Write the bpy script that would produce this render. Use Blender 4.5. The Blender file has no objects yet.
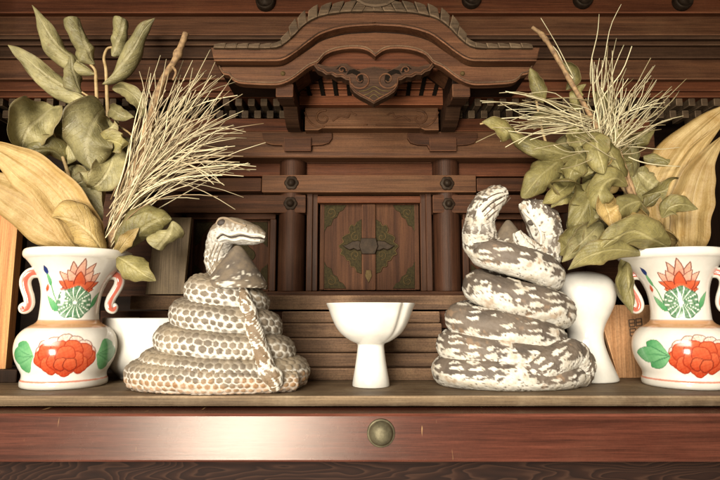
import bpy, bmesh, math, random
import numpy as np
from mathutils import Vector
from mathutils.bvhtree import BVHTree

random.seed(7)
rng = np.random.default_rng(7)
scene = bpy.context.scene
C = scene.collection

# ------------------------------------------------------------------ camera
F, PITCH, DIST, CZ = 540.0, math.radians(7.5), 0.54, 0.0711     # focal length in 720-px units
cam = bpy.data.objects.new('camera', bpy.data.cameras.new('camera'))
C.objects.link(cam)
cam.data.sensor_width = 36.0
cam.data.lens = 36.0 * F / 720.0
cam.data.clip_start = 0.01
cam.data.clip_end = 50
cam.location = (0, -DIST, CZ)
cam.rotation_euler = (math.radians(90) + PITCH, 0, 0)
scene.camera = cam

# ------------------------------------------------------------------ light: daylight through the open front of the hall
world = bpy.data.worlds.new('World')
scene.world = world
world.use_nodes = True
world.node_tree.nodes['Background'].inputs[0].default_value = (1.0, 0.84, 0.66, 1)
world.node_tree.nodes['Background'].inputs[1].default_value = 0.26


def area(name, loc, target, sx, sy, power, col, spread):
    l = bpy.data.lights.new(name, 'AREA')
    l.shape = 'RECTANGLE'
    l.size, l.size_y, l.energy, l.color = sx, sy, power, col
    l.spread = math.radians(spread)
    o = bpy.data.objects.new(name, l)
    o.location = loc
    o.rotation_euler = (Vector(target) - Vector(loc)).to_track_quat('-Z', 'Y').to_euler()
    C.objects.link(o)


area('doorway_light', (-0.46, -1.40, 0.56), (0, 0.0, 0.06), 0.95, 0.6, 6.6, (1.0, 0.945, 0.84), 64)
area('courtyard_light', (-0.44, -1.75, -0.32), (0, 0.0, 0.10), 0.38, 0.5, 5.2, (1.0, 0.94, 0.83), 66)

scene.view_settings.view_transform = 'Standard'
scene.view_settings.look = 'None'
scene.view_settings.exposure = 0.0
scene.view_settings.gamma = 1.0


# ------------------------------------------------------------------ helpers
CAM = np.array((0, -DIST, CZ))


def at(px, py, Y):
    """point in the plane y = Y that the photograph shows at (px, py)"""
    a = (px - 360) / F
    b = -(py - 240) / F
    dy = math.cos(PITCH) - b * math.sin(PITCH)
    dz = math.sin(PITCH) + b * math.cos(PITCH)
    t = (Y + DIST) / dy
    return Vector((t * a, Y, CZ + t * dz))


def lin(h):
    h = h.lstrip('#')
    v = [int(h[i:i + 2], 16) / 255 for i in (0, 2, 4)]
    return tuple(x / 12.92 if x <= .04045 else ((x + .055) / 1.055) ** 2.4 for x in v)


def root_loc(o):
    v = Vector((0, 0, 0))
    while o is not None:
        v += Vector(o.location)
        o = o.parent
    return v


def thing(name, label, cat, loc, group=None):
    o = bpy.data.objects.new(name, None)
    o.empty_display_size = 0.02
    C.objects.link(o)
    o.location = loc
    o['label'] = label
    o['category'] = cat
    if group:
        o['group'] = group
    return o


def tag(o, label, cat, group=None):
    o['label'] = label
    o['category'] = cat
    if group:
        o['group'] = group
    return o


def obj(name, verts, faces, mat, parent=None, smooth=False, origin=None, col=None, uv=None, edge=None):
    """verts are world coordinates; the object sits at its parent (or at origin)"""
    base = root_loc(parent) if parent else Vector((0, 0, 0))
    off = base + (Vector(origin) - base if origin is not None else Vector((0, 0, 0)))
    me = bpy.data.meshes.new(name)
    V = np.asarray([tuple(v) for v in verts] if not isinstance(verts, np.ndarray) else verts, dtype=np.float64) - np.array(off)
    if isinstance(faces, np.ndarray):
        nf, k = faces.shape
        me.vertices.add(len(V))
        me.vertices.foreach_set('co', V.astype(np.float32).ravel())
        me.loops.add(nf * k)
        me.loops.foreach_set('vertex_index', faces.astype(np.int32).ravel())
        me.polygons.add(nf)
        me.polygons.foreach_set('loop_start', np.arange(0, nf * k, k, dtype=np.int32))
        me.update(calc_edges=True)
    else:
        me.from_pydata(V.tolist(), [], faces)
    if col is not None:
        a = me.color_attributes.new('Col', 'FLOAT_COLOR', 'POINT')
        rgba = np.ones((len(V), 4), dtype=np.float32)
        rgba[:, :3] = col
        a.data.foreach_set('color', rgba.ravel())
    if uv is not None:
        ul = me.uv_layers.new(name='UVMap')
        idx = np.zeros(len(me.loops), dtype=np.int32)
        me.loops.foreach_get('vertex_index', idx)
        ul.data.foreach_set('uv', np.asarray(uv, dtype=np.float32)[idx].ravel())
    me.materials.append(mat)
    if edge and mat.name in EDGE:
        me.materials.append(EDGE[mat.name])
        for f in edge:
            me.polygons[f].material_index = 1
    if smooth:
        me.polygons.foreach_set('use_smooth', np.ones(len(me.polygons), dtype=bool))
    me.validate()
    o = bpy.data.objects.new(name, me)
    C.objects.link(o)
    if parent:
        o.parent = parent
    o.location = off - base
    return o


EDGE = {}


def structure(o):
    o['kind'] = 'structure'
    return o


def box(name, x0, x1, y0, y1, z0, z1, mat, parent=None, bevel=0.0007, origin=None):
    bm = bmesh.new()
    bmesh.ops.create_cube(bm, size=1.0)
    for v in bm.verts:
        v.co = ((x0 + x1) / 2 + v.co.x * (x1 - x0), (y0 + y1) / 2 + v.co.y * (y1 - y0), (z0 + z1) / 2 + v.co.z * (z1 - z0))
    ed = []
    if bevel:
        res = bmesh.ops.bevel(bm, geom=bm.edges[:], offset=bevel, segments=1, affect='EDGES')
        bm.faces.index_update()
        bm.faces.ensure_lookup_table()
        bm.normal_update()
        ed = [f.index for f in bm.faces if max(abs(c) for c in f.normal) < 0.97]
    bm.verts.ensure_lookup_table()
    bm.verts.index_update()
    vs = [v.co.copy() for v in bm.verts]
    fs = [[v.index for v in f.verts] for f in bm.faces]
    bm.free()
    return obj(name, vs, fs, mat, parent, origin=origin, edge=ed)


def pbox(name, px0, px1, py0, py1, Yf, depth, mat, parent=None, bevel=0.0007):
    """upright box whose front face (plane y = Yf) covers these pixels"""
    mx, my = (px0 + px1) / 2, (py0 + py1) / 2
    return box(name, at(px0, my, Yf).x, at(px1, my, Yf).x, Yf, Yf + depth, at(mx, py1, Yf).z, at(mx, py0, Yf).z, mat, parent, bevel)


def prism(name, pts, Y0, Y1, mat, parent=None, bev=0.0008):
    """extrude an outline of (x, z) from y = Y0 (front) to Y1 with a chamfered front edge"""
    pts = [tuple(p) for p in pts]
    pts = [p for i, p in enumerate(pts) if math.hypot(p[0] - pts[i - 1][0], p[1] - pts[i - 1][1]) > 2e-5]
    n = len(pts)
    area2 = sum(pts[i][0] * pts[(i + 1) % n][1] - pts[(i + 1) % n][0] * pts[i][1] for i in range(n))
    if area2 < 0:
        pts = pts[::-1]
    inner = []
    for i in range(n):
        p0, p1, p2 = Vector(pts[i - 1]), Vector(pts[i]), Vector(pts[(i + 1) % n])
        e1 = (p1 - p0).normalized() if (p1 - p0).length > 1e-9 else Vector((1, 0))
        e2 = (p2 - p1).normalized() if (p2 - p1).length > 1e-9 else e1
        nr = Vector((-e1.y, e1.x)) + Vector((-e2.y, e2.x))
        nr = nr.normalized() if nr.length > 1e-6 else Vector((-e1.y, e1.x))
        inner.append(p1 + nr * bev)
    vs = [(p.x, Y0, p.y) for p in inner] + [(p[0], Y0 + bev, p[1]) for p in pts] + [(p[0], Y1, p[1]) for p in pts]
    fs = [list(range(n)), list(range(3 * n - 1, 2 * n - 1, -1))]
    for i in range(n):
        j = (i + 1) % n
        fs.append([i, n + i, n + j, j])
        fs.append([n + i, 2 * n + i, 2 * n + j, n + j])
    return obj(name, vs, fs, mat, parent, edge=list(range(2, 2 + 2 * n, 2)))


def pprism(name, pxs, Yf, depth, mat, parent=None, bev=0.0008):
    return prism(name, [(at(x, y, Yf).x, at(x, y, Yf).z) for x, y in pxs], Yf, Yf + depth, mat, parent, bev)


def catmull(P, n):
    P = np.asarray(P, dtype=float)
    Q = np.vstack([2 * P[0] - P[1], P, 2 * P[-1] - P[-2]])
    t = np.linspace(0, len(P) - 1 - 1e-9, n)
    i = np.floor(t).astype(int)
    f = (t - i)[:, None]
    p0, p1, p2, p3 = Q[i], Q[i + 1], Q[i + 2], Q[i + 3]
    return .5 * (2 * p1 + (p2 - p0) * f + (2 * p0 - 5 * p1 + 4 * p2 - p3) * f ** 2 + (3 * p1 - p0 - 3 * p2 + p3) * f ** 3)


def frames(path, up0=(0.02, 0.01, 1.0)):
    T = np.gradient(path, axis=0)
    T /= np.linalg.norm(T, axis=1)[:, None] + 1e-12
    n = np.array(up0, dtype=float)
    n -= T[0] * n.dot(T[0])
    n /= np.linalg.norm(n)
    N = np.zeros_like(path)
    for i in range(len(path)):
        n = n - T[i] * n.dot(T[i])
        n /= np.linalg.norm(n)
        N[i] = n
    return T, N, np.cross(T, N)


def tube_data(path, rad, k, flat=1.0):
    path = np.asarray(path, dtype=float)
    n = len(path)
    T, N, B = frames(path)
    rad = np.broadcast_to(np.asarray(rad, dtype=float), (n,))
    th = np.linspace(0, 2 * np.pi, k, endpoint=False)
    dirs = N[:, None, :] * np.cos(th)[None, :, None] * flat + B[:, None, :] * np.sin(th)[None, :, None]
    V = path[:, None, :] + dirs * rad[:, None, None]
    i, j = np.meshgrid(np.arange(n - 1), np.arange(k), indexing='ij')
    j2 = (j + 1) % k
    Fq = np.stack([i * k + j, (i + 1) * k + j, (i + 1) * k + j2, i * k + j2], -1).reshape(-1, 4)
    return V, dirs, th, Fq


def tube(name, path, rad, mat, parent=None, k=8, flat=1.0, smooth=True, col=None):
    V, d, th, Fq = tube_data(path, rad, k, flat)
    n = len(path)
    v = V.reshape(-1, 3)
    faces = Fq.tolist() + [list(range(k)), list(range((n - 1) * k, n * k))[::-1]]
    return obj(name, v, faces, mat, parent, smooth=smooth, col=col)


def lathe(name, prof, mat, parent=None, k=96, centre=(0, 0, 0), mod=None, sub=4, smooth=True, close=True):
    """prof: (r, z) in metres, bottom to top; mod(theta, z) multiplies r"""
    pr = np.array(prof, dtype=float)
    if sub > 1:
        pr = catmull(pr, (len(pr) - 1) * sub + 1)
    pr[:, 0] = np.maximum(pr[:, 0], 1e-5)
    th = np.linspace(0, 2 * np.pi, k, endpoint=False)
    R = pr[:, 0][:, None] * np.ones(k)[None]
    Z = pr[:, 1][:, None] * np.ones(k)[None]
    if mod:
        R = R * mod(th[None], Z)
    V = np.stack([R * np.sin(th) + centre[0], -R * np.cos(th) + centre[1], Z + centre[2]], -1).reshape(-1, 3)
    n = len(pr)
    i, j = np.meshgrid(np.arange(n - 1), np.arange(k), indexing='ij')
    j2 = (j + 1) % k
    Fq = np.stack([i * k + j, i * k + j2, (i + 1) * k + j2, (i + 1) * k + j], -1).reshape(-1, 4)
    return obj(name, V, Fq, mat, parent, smooth=smooth)


# ------------------------------------------------------------------ materials
def new_mat(name):
    m = bpy.data.materials.new(name)
    m.use_nodes = True
    nt = m.node_tree
    return m, nt, nt.nodes['Principled BSDF']


def N(nt, t, **kw):
    n = nt.nodes.new(t)
    for k, v in kw.items():
        if k.startswith('i_'):
            n.inputs[k[2:].replace('_', ' ')].default_value = v
        else:
            setattr(n, k, v)
    return n


def ramp(nt, stops):
    r = nt.nodes.new('ShaderNodeValToRGB')
    e = r.color_ramp.elements
    while len(e) < len(stops):
        e.new(0.5)
    for i, (p, c) in enumerate(stops):
        e[i].position = p
        e[i].color = (*c, 1) if len(c) == 3 else c
    return r


def lighter(h, f, add=0):
    h = h.lstrip('#')
    return '#' + ''.join('%02x' % min(255, int(int(h[i:i + 2], 16) * f + add)) for i in (0, 2, 4))


def wood(name, dark, light, axis='X', rough=0.5, grain=1.0, spec=0.4, wear=0.35, bump=0.25, coat=0.0, weartint='#a08a70', scratch=0.0, rvar=0.16, speck=0.25):
    EDGE[name] = wood_node(name + '_worn_lit_edge', lighter(dark, 1.25, 14), lighter(light, 1.22, 16), axis, rough, grain, spec, min(1, wear * 1.6), bump, coat, lighter(weartint, 1.12, 8), 0, rvar, speck)  # lighter bevels: wear, plus the highlight that edges catch, painted in
    return wood_node(name, dark, light, axis, rough, grain, spec, wear, bump, coat, weartint, scratch, rvar, speck)


def wood_node(name, dark, light, axis='X', rough=0.5, grain=1.0, spec=0.4, wear=0.35, bump=0.25, coat=0.0, weartint='#a08a70', scratch=0.0, rvar=0.16, speck=0.25):
    m, nt, b = new_mat(name)
    L = nt.links.new
    tc = N(nt, 'ShaderNodeTexCoord')
    oi = N(nt, 'ShaderNodeObjectInfo')
    add = N(nt, 'ShaderNodeVectorMath', operation='MULTIPLY_ADD')
    comb = N(nt, 'ShaderNodeCombineXYZ')
    for s, f in zip('XYZ', (3.1, 7.7, 5.3)):
        mm = N(nt, 'ShaderNodeMath', operation='MULTIPLY')
        mm.inputs[1].default_value = f
        L(oi.outputs['Random'], mm.inputs[0])
        L(mm.outputs[0], comb.inputs[s])
    add.inputs[1].default_value = (1, 1, 1)
    L(tc.outputs['Object'], add.inputs[0])
    L(comb.outputs[0], add.inputs[2])
    sc = {'X': (2.6, 95, 95), 'Y': (95, 2.6, 95), 'Z': (95, 95, 2.6)}[axis]
    mp = N(nt, 'ShaderNodeMapping')
    mp.inputs['Scale'].default_value = [s * grain for s in sc]
    L(add.outputs[0], mp.inputs['Vector'])
    n1 = N(nt, 'ShaderNodeTexNoise', i_Scale=1.6, i_Detail=8.0, i_Roughness=0.62, i_Distortion=0.4)
    L(mp.outputs[0], n1.inputs['Vector'])
    n2 = N(nt, 'ShaderNodeTexNoise', i_Scale=9.0, i_Detail=4.0, i_Roughness=0.7)
    L(mp.outputs[0], n2.inputs['Vector'])
    big = N(nt, 'ShaderNodeTexNoise', i_Scale=14.0, i_Detail=6.0, i_Roughness=0.65)
    L(add.outputs[0], big.inputs['Vector'])
    r1 = ramp(nt, [(0.28, lin(dark)), (0.72, lin(light))])
    L(n1.outputs['Fac'], r1.inputs[0])
    r2 = ramp(nt, [(0.30, (.42, .42, .42)), (0.62, (1.12, 1.12, 1.12))])
    L(n2.outputs['Fac'], r2.inputs[0])
    mul = N(nt, 'ShaderNodeMix', data_type='RGBA', blend_type='MULTIPLY')
    mul.inputs[0].default_value = 0.75
    L(r1.outputs[0], mul.inputs[6])
    L(r2.outputs[0], mul.inputs[7])
    # dusty wear in patches
    r3 = ramp(nt, [(0.50, (0, 0, 0)), (0.78, (1, 1, 1))])
    L(big.outputs['Fac'], r3.inputs[0])
    wm = N(nt, 'ShaderNodeMath', operation='MULTIPLY')
    wm.inputs[1].default_value = wear
    L(r3.outputs[0], wm.inputs[0])
    mx = N(nt, 'ShaderNodeMix', data_type='RGBA')
    L(wm.outputs[0], mx.inputs[0])
    L(mul.outputs[2], mx.inputs[6])
    mx.inputs[7].default_value = (*lin(weartint), 1)
    nsp = N(nt, 'ShaderNodeTexNoise', i_Scale=520.0, i_Detail=4.0, i_Roughness=0.75)
    L(add.outputs[0], nsp.inputs['Vector'])
    rsp = ramp(nt, [(0.32, (.55, .53, .50)), (0.50, (1, 1, 1)), (0.72, (1.35, 1.32, 1.28))])
    L(nsp.outputs['Fac'], rsp.inputs[0])
    mxs = N(nt, 'ShaderNodeMix', data_type='RGBA', blend_type='MULTIPLY')
    mxs.inputs[0].default_value = speck
    L(mx.outputs[2], mxs.inputs[6])
    L(rsp.outputs[0], mxs.inputs[7])
    mx = mxs
    last = mx
    if scratch:
        ms_ = N(nt, 'ShaderNodeMapping')
        ms_.inputs['Scale'].default_value = (300, 30, 42)
        ms_.inputs['Rotation'].default_value = (0, 0.25, 0)
        L(add.outputs[0], ms_.inputs['Vector'])
        ns = N(nt, 'ShaderNodeTexNoise', i_Scale=0.55, i_Detail=3.0, i_Roughness=0.6)
        L(ms_.outputs[0], ns.inputs['Vector'])
        rs = ramp(nt, [(0.695, (0, 0, 0)), (0.74, (1, 1, 1))])
        L(ns.outputs['Fac'], rs.inputs[0])
        fs_ = N(nt, 'ShaderNodeMath', operation='MULTIPLY')
        fs_.inputs[1].default_value = scratch
        L(rs.outputs[0], fs_.inputs[0])
        last = N(nt, 'ShaderNodeMix', data_type='RGBA')
        L(fs_.outputs[0], last.inputs[0])
        L(mx.outputs[2], last.inputs[6])
        last.inputs[7].default_value = (*lin('#b08a5c'), 1)
    L(last.outputs[2], b.inputs['Base Color'])
    rr = N(nt, 'ShaderNodeMapRange')
    rr.inputs['To Min'].default_value = rough - rvar
    rr.inputs['To Max'].default_value = rough + rvar
    L(big.outputs['Fac'], rr.inputs['Value'])
    L(rr.outputs[0], b.inputs['Roughness'])
    b.inputs['Specular IOR Level'].default_value = spec
    b.inputs['Coat Weight'].default_value = coat
    b.inputs['Specular Tint'].default_value = (1.0, 0.87, 0.76, 1)
    b.inputs['Coat Roughness'].default_value = 0.35
    bp = N(nt, 'ShaderNodeBump')
    bp.inputs['Strength'].default_value = bump
    bp.inputs['Distance'].default_value = 0.0012
    sm = N(nt, 'ShaderNodeMath', operation='ADD')
    L(n1.outputs['Fac'], sm.inputs[0])
    L(n2.outputs['Fac'], sm.inputs[1])
    L(sm.outputs[0], bp.inputs['Height'])
    L(bp.outputs[0], b.inputs['Normal'])
    return m


W_shelf = wood('shelf_wood', '#43352a', '#7c674d', 'X', 0.6, 1.0, 0.2, 0.5, 0.35, weartint='#a39074', scratch=0.15, speck=0.35)
W_beam = wood('beam_wood', '#34170f', '#5a2f22', 'X', 0.27, 1.6, 0.5, 0.14, 0.05, weartint='#6c4a38', scratch=0.8, rvar=0.03, speck=0.2)
W_roof = wood('roof_wood', '#3a2317', '#6b462e', 'X', 0.56, 1.0, 0.18, 0.18, 0.32, weartint='#8d6a48', speck=0.35)
W_band = wood('band_wood', '#281a12', '#4b3323', 'X', 0.6, 1.0, 0.14, 0.18, 0.32, weartint='#6a5037', speck=0.3)
W_red = wood('red_wood', '#3a1e12', '#683b24', 'X', 0.58, 1.0, 0.15, 0.16, 0.3, weartint='#865f3c', speck=0.3)
W_fac = wood('facade_wood', '#2c1a11', '#563522', 'X', 0.58, 1.0, 0.14, 0.18, 0.32, weartint='#785838', speck=0.35)
W_pil = wood('pillar_wood', '#27160e', '#482b1b', 'Z', 0.55, 1.0, 0.2, 0.16, 0.25, weartint='#664a32', speck=0.3)
W_door = wood('door_wood', '#321d13', '#553623', 'Z', 0.62, 1.0, 0.12, 0.18, 0.28, weartint='#745338', speck=0.35)
W_step = wood('step_wood', '#433126', '#765a42', 'X', 0.62, 1.2, 0.2, 0.5, 0.38, weartint='#94785a', speck=0.7)
W_shing = wood('shingle_wood', '#352a1f', '#634f3b', 'X', 0.6, 1.0, 0.15, 0.3, 0.3, weartint='#877258', speck=0.3)
W_lat = wood('lattice_wood', '#562d1b', '#905536', 'X', 0.55, 1.0, 0.2, 0.15, 0.3, weartint='#9a6c48')
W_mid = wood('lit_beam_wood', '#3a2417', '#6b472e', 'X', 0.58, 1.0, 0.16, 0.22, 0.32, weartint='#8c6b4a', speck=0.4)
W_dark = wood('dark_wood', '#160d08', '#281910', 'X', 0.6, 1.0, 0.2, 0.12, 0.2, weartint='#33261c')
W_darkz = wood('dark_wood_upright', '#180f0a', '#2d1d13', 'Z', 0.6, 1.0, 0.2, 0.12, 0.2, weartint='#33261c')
W_pale = wood('pale_cedar', '#a86e40', '#d69a62', 'Z', 0.6, 1.0, 0.3, 0.12, 0.15, weartint='#c39668')
W_grey = wood('grey_board', '#5a4b38', '#826f54', 'Z', 0.55, 1.0, 0.3, 0.35, 0.15, weartint='#947f5a')
W_tab = wood('tablet_wood', '#8a5f3a', '#bb8f66', 'Z', 0.65, 0.7, 0.25, 0.5, 0.15, weartint='#7a5334', speck=0.5)


def lower_board_mat():
    m, nt, b = new_mat('cathedral_grain')
    L = nt.links.new
    tc = N(nt, 'ShaderNodeTexCoord')
    mp = N(nt, 'ShaderNodeMapping')
    mp.inputs['Scale'].default_value = (4, 1, 20)
    L(tc.outputs['Object'], mp.inputs['Vector'])
    n = N(nt, 'ShaderNodeTexNoise', i_Scale=1.4, i_Detail=3.0, i_Roughness=0.45)
    L(mp.outputs[0], n.inputs['Vector'])
    mm = N(nt, 'ShaderNodeMath', operation='MULTIPLY')
    mm.inputs[1].default_value = 30.0
    L(n.outputs['Fac'], mm.inputs[0])
    fr = N(nt, 'ShaderNodeMath', operation='FRACT')
    L(mm.outputs[0], fr.inputs[0])
    r = ramp(nt, [(0.0, lin('#1e120d')), (0.6, lin('#281811')), (0.88, lin('#37241a')), (1.0, lin('#1e120d'))])
    L(fr.outputs[0], r.inputs[0])
    L(r.outputs[0], b.inputs['Base Color'])
    b.inputs['Roughness'].default_value = 0.7
    b.inputs['Specular IOR Level'].default_value = 0.12
    bp = N(nt, 'ShaderNodeBump')
    bp.inputs['Strength'].default_value = 0.2
    bp.inputs['Distance'].default_value = 0.0006
    L(fr.outputs[0], bp.inputs['Height'])
    L(bp.outputs[0], b.inputs['Normal'])
    return m


W_low = lower_board_mat()


def metal(name, colr, rough, metallic=0.7, c2=None, scale=220):
    m, nt, b = new_mat(name)
    L = nt.links.new
    tc = N(nt, 'ShaderNodeTexCoord')
    n = N(nt, 'ShaderNodeTexNoise', i_Scale=scale, i_Detail=6.0, i_Roughness=0.7)
    L(tc.outputs['Object'], n.inputs['Vector'])
    r = ramp(nt, [(0.35, lin(colr)), (0.7, lin(c2 or colr))])
    L(n.outputs['Fac'], r.inputs[0])
    L(r.outputs[0], b.inputs['Base Color'])
    b.inputs['Metallic'].default_value = metallic
    b.inputs['Specular IOR Level'].default_value = 0.2
    b.inputs['Specular Tint'].default_value = (1.0, 0.85, 0.68, 1)
    b.inputs['Roughness'].default_value = rough
    bp = N(nt, 'ShaderNodeBump')
    bp.inputs['Strength'].default_value = 0.25
    bp.inputs['Distance'].default_value = 0.0006
    L(n.outputs['Fac'], bp.inputs['Height'])
    L(bp.outputs[0], b.inputs['Normal'])
    return m


M_iron = metal('dark_iron', '#1c140e', 0.55, 0.2, '#32261c')
M_black = metal('shade_black', '#0b0704', 0.95, 0.0, '#140c07')  # flat black that paints the shade in hollows and gaps
M_brass = metal('tarnished_brass', '#1e190d', 0.8, 0.0, '#3b321b', 420)
M_boss = metal('old_bronze', '#4c4636', 0.5, 0.45, '#6f6750', 160)
M_gold = metal('dull_gold', '#40321c', 0.65, 0.2, '#5c4a2c')


def porcelain(name, base='#efebe2', vcol=False, rough=0.12):
    m, nt, b = new_mat(name)
    L = nt.links.new
    tc = N(nt, 'ShaderNodeTexCoord')
    n = N(nt, 'ShaderNodeTexNoise', i_Scale=60.0, i_Detail=6.0, i_Roughness=0.65)
    L(tc.outputs['Object'], n.inputs['Vector'])
    r = ramp(nt, [(0.3, (.86, .85, .82)), (0.65, (1, 1, 1))])
    L(n.outputs['Fac'], r.inputs[0])
    mul = N(nt, 'ShaderNodeMix', data_type='RGBA', blend_type='MULTIPLY')
    mul.inputs[0].default_value = 0.7
    if vcol:
        vc = N(nt, 'ShaderNodeVertexColor', layer_name='Col')
        L(vc.outputs[0], mul.inputs[6])
    else:
        mul.inputs[6].default_value = (*lin(base), 1)
    L(r.outputs[0], mul.inputs[7])
    L(mul.outputs[2], b.inputs['Base Color'])
    b.inputs['Roughness'].default_value = rough
    b.inputs['Specular IOR Level'].default_value = 0.5
    b.inputs['Subsurface Weight'].default_value = 0.0
    n2 = N(nt, 'ShaderNodeTexNoise', i_Scale=35.0, i_Detail=2.0)
    L(tc.outputs['Object'], n2.inputs['Vector'])
    bp = N(nt, 'ShaderNodeBump')
    bp.inputs['Strength'].default_value = 0.06
    bp.inputs['Distance'].default_value = 0.002
    L(n2.outputs['Fac'], bp.inputs['Height'])
    L(bp.outputs[0], b.inputs['Normal'])
    return m


M_white = porcelain('white_porcelain', '#dcd7cc', rough=0.16)
M_vase = porcelain('painted_porcelain', vcol=True, rough=0.14)


def clay(name):
    m, nt, b = new_mat(name)
    L = nt.links.new
    vc = N(nt, 'ShaderNodeVertexColor', layer_name='Col')
    tc = N(nt, 'ShaderNodeTexCoord')
    n = N(nt, 'ShaderNodeTexNoise', i_Scale=320.0, i_Detail=6.0, i_Roughness=0.75)
    L(tc.outputs['Object'], n.inputs['Vector'])
    r = ramp(nt, [(0.3, (.72, .70, .66)), (0.7, (1.08, 1.08, 1.08))])
    L(n.outputs['Fac'], r.inputs[0])
    mul = N(nt, 'ShaderNodeMix', data_type='RGBA', blend_type='MULTIPLY')
    mul.inputs[0].default_value = 0.8
    L(vc.outputs[0], mul.inputs[6])
    L(r.outputs[0], mul.inputs[7])
    L(mul.outputs[2], b.inputs['Base Color'])
    b.inputs['Roughness'].default_value = 0.62
    b.inputs['Specular IOR Level'].default_value = 0.35
    bp = N(nt, 'ShaderNodeBump')
    bp.inputs['Strength'].default_value = 0.35
    bp.inputs['Distance'].default_value = 0.0008
    L(n.outputs['Fac'], bp.inputs['Height'])
    L(bp.outputs[0], b.inputs['Normal'])
    return m


M_clay = clay('painted_clay')


def leaf_mat(name, c_dark, c_light, c_rib, kind='net', transl=0.16, rough=0.36):
    m, nt, b = new_mat(name)
    L = nt.links.new
    uv = N(nt, 'ShaderNodeUVMap')
    sep = N(nt, 'ShaderNodeSeparateXYZ')
    L(uv.outputs[0], sep.inputs[0])
    oi = N(nt, 'ShaderNodeObjectInfo')
    dv = N(nt, 'ShaderNodeMath', operation='SUBTRACT')
    dv.inputs[1].default_value = 0.5
    L(sep.outputs['Y'], dv.inputs[0])
    ab = N(nt, 'ShaderNodeMath', operation='ABSOLUTE')
    L(dv.outputs[0], ab.inputs[0])
    tc = N(nt, 'ShaderNodeTexCoord')
    n = N(nt, 'ShaderNodeTexNoise', i_Scale=55.0, i_Detail=8.0, i_Roughness=0.68)
    off = N(nt, 'ShaderNodeVectorMath', operation='ADD')
    L(tc.outputs['Object'], off.inputs[0])
    L(oi.outputs['Random'], off.inputs[1])
    L(off.outputs[0], n.inputs['Vector'])
    # veins
    if kind == 'net':
        ph = N(nt, 'ShaderNodeMath', operation='MULTIPLY_ADD')      # u*9 - |v|*7
        ph.inputs[1].default_value = -7.0
        um = N(nt, 'ShaderNodeMath', operation='MULTIPLY')
        um.inputs[1].default_value = 9.0
        L(sep.outputs['X'], um.inputs[0])
        L(ab.outputs[0], ph.inputs[0])
        uw = N(nt, 'ShaderNodeMath', operation='MULTIPLY_ADD')
        uw.inputs[1].default_value = 1.6
        L(n.outputs['Fac'], uw.inputs[0])
        L(um.outputs[0], uw.inputs[2])
        L(uw.outputs[0], ph.inputs[2])
    else:
        cv = N(nt, 'ShaderNodeCombineXYZ')
        for so, si, f in (('X', 'X', 1.3), ('Y', 'Y', 24.0)):
            q_ = N(nt, 'ShaderNodeMath', operation='MULTIPLY')
            q_.inputs[1].default_value = f
            L(sep.outputs[so], q_.inputs[0])
            L(q_.outputs[0], cv.inputs[si])
        L(oi.outputs['Random'], cv.inputs['Z'])
        nl = N(nt, 'ShaderNodeTexNoise', i_Scale=1.0, i_Detail=5.0, i_Roughness=0.6)
        L(cv.outputs[0], nl.inputs['Vector'])
        ph = N(nt, 'ShaderNodeMapRange')
        ph.inputs['From Min'].default_value = 0.35
        ph.inputs['From Max'].default_value = 0.68
        ph.inputs['To Min'].default_value = 0.0
        ph.inputs['To Max'].default_value = 0.5
        L(nl.outputs['Fac'], ph.inputs['Value'])
    fr = N(nt, 'ShaderNodeMath', operation='PINGPONG')
    fr.inputs[1].default_value = 0.5
    L(ph.outputs[0], fr.inputs[0])
    vein = ramp(nt, [(0.0, (1, 1, 1)), (0.10 if kind == 'net' else 0.5, (0, 0, 0))])
    L(fr.outputs[0], vein.inputs[0])
    rib = ramp(nt, [(0.015, (1, 1, 1)), (0.05, (0, 0, 0))])
    L(ab.outputs[0], rib.inputs[0])
    base = ramp(nt, [(0.30, lin(c_dark)), (0.68, lin(c_light))])
    L(n.outputs['Fac'], base.inputs[0])
    # brown blotches and specks
    nb = N(nt, 'ShaderNodeTexNoise', i_Scale=170.0, i_Detail=5.0, i_Roughness=0.7)
    L(off.outputs[0], nb.inputs['Vector'])
    rb = ramp(nt, [(0.60, (0, 0, 0)), (0.70, (1, 1, 1))])
    L(nb.outputs['Fac'], rb.inputs[0])
    fb = N(nt, 'ShaderNodeMath', operation='MULTIPLY')
    fb.inputs[1].default_value = 0.55 if kind == 'net' else 0.22
    L(rb.outputs[0], fb.inputs[0])
    mxb = N(nt, 'ShaderNodeMix', data_type='RGBA')
    L(fb.outputs[0], mxb.inputs[0])
    L(base.outputs[0], mxb.inputs[6])
    mxb.inputs[7].default_value = (*lin('#6a4c28'), 1)
    rm = ramp(nt, [(0.36, (0, 0, 0)), (0.5, (1, 1, 1))])
    L(ab.outputs[0], rm.inputs[0])
    nmg = N(nt, 'ShaderNodeMath', operation='MULTIPLY')
    L(rm.outputs[0], nmg.inputs[0])
    L(n.outputs['Fac'], nmg.inputs[1])
    mxm = N(nt, 'ShaderNodeMix', data_type='RGBA')
    L(nmg.outputs[0], mxm.inputs[0])
    L(mxb.outputs[2], mxm.inputs[6])
    mxm.inputs[7].default_value = (*lin('#5e4424' if kind == 'net' else '#9a7640'), 1)
    base = mxm
    mx1 = N(nt, 'ShaderNodeMix', data_type='RGBA')
    f1 = N(nt, 'ShaderNodeMath', operation='MULTIPLY')
    f1.inputs[1].default_value = 0.20 if kind == 'net' else 0.45
    L(vein.outputs[0], f1.inputs[0])
    L(f1.outputs[0], mx1.inputs[0])
    L(base.outputs[2], mx1.inputs[6])
    mx1.inputs[7].default_value = (*lin(c_rib), 1)
    mx2 = N(nt, 'ShaderNodeMix', data_type='RGBA')
    f2 = N(nt, 'ShaderNodeMath', operation='MULTIPLY')
    f2.inputs[1].default_value = 0.5 if kind == 'net' else 0.2
    L(rib.outputs[0], f2.inputs[0])
    L(f2.outputs[0], mx2.inputs[0])
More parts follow.
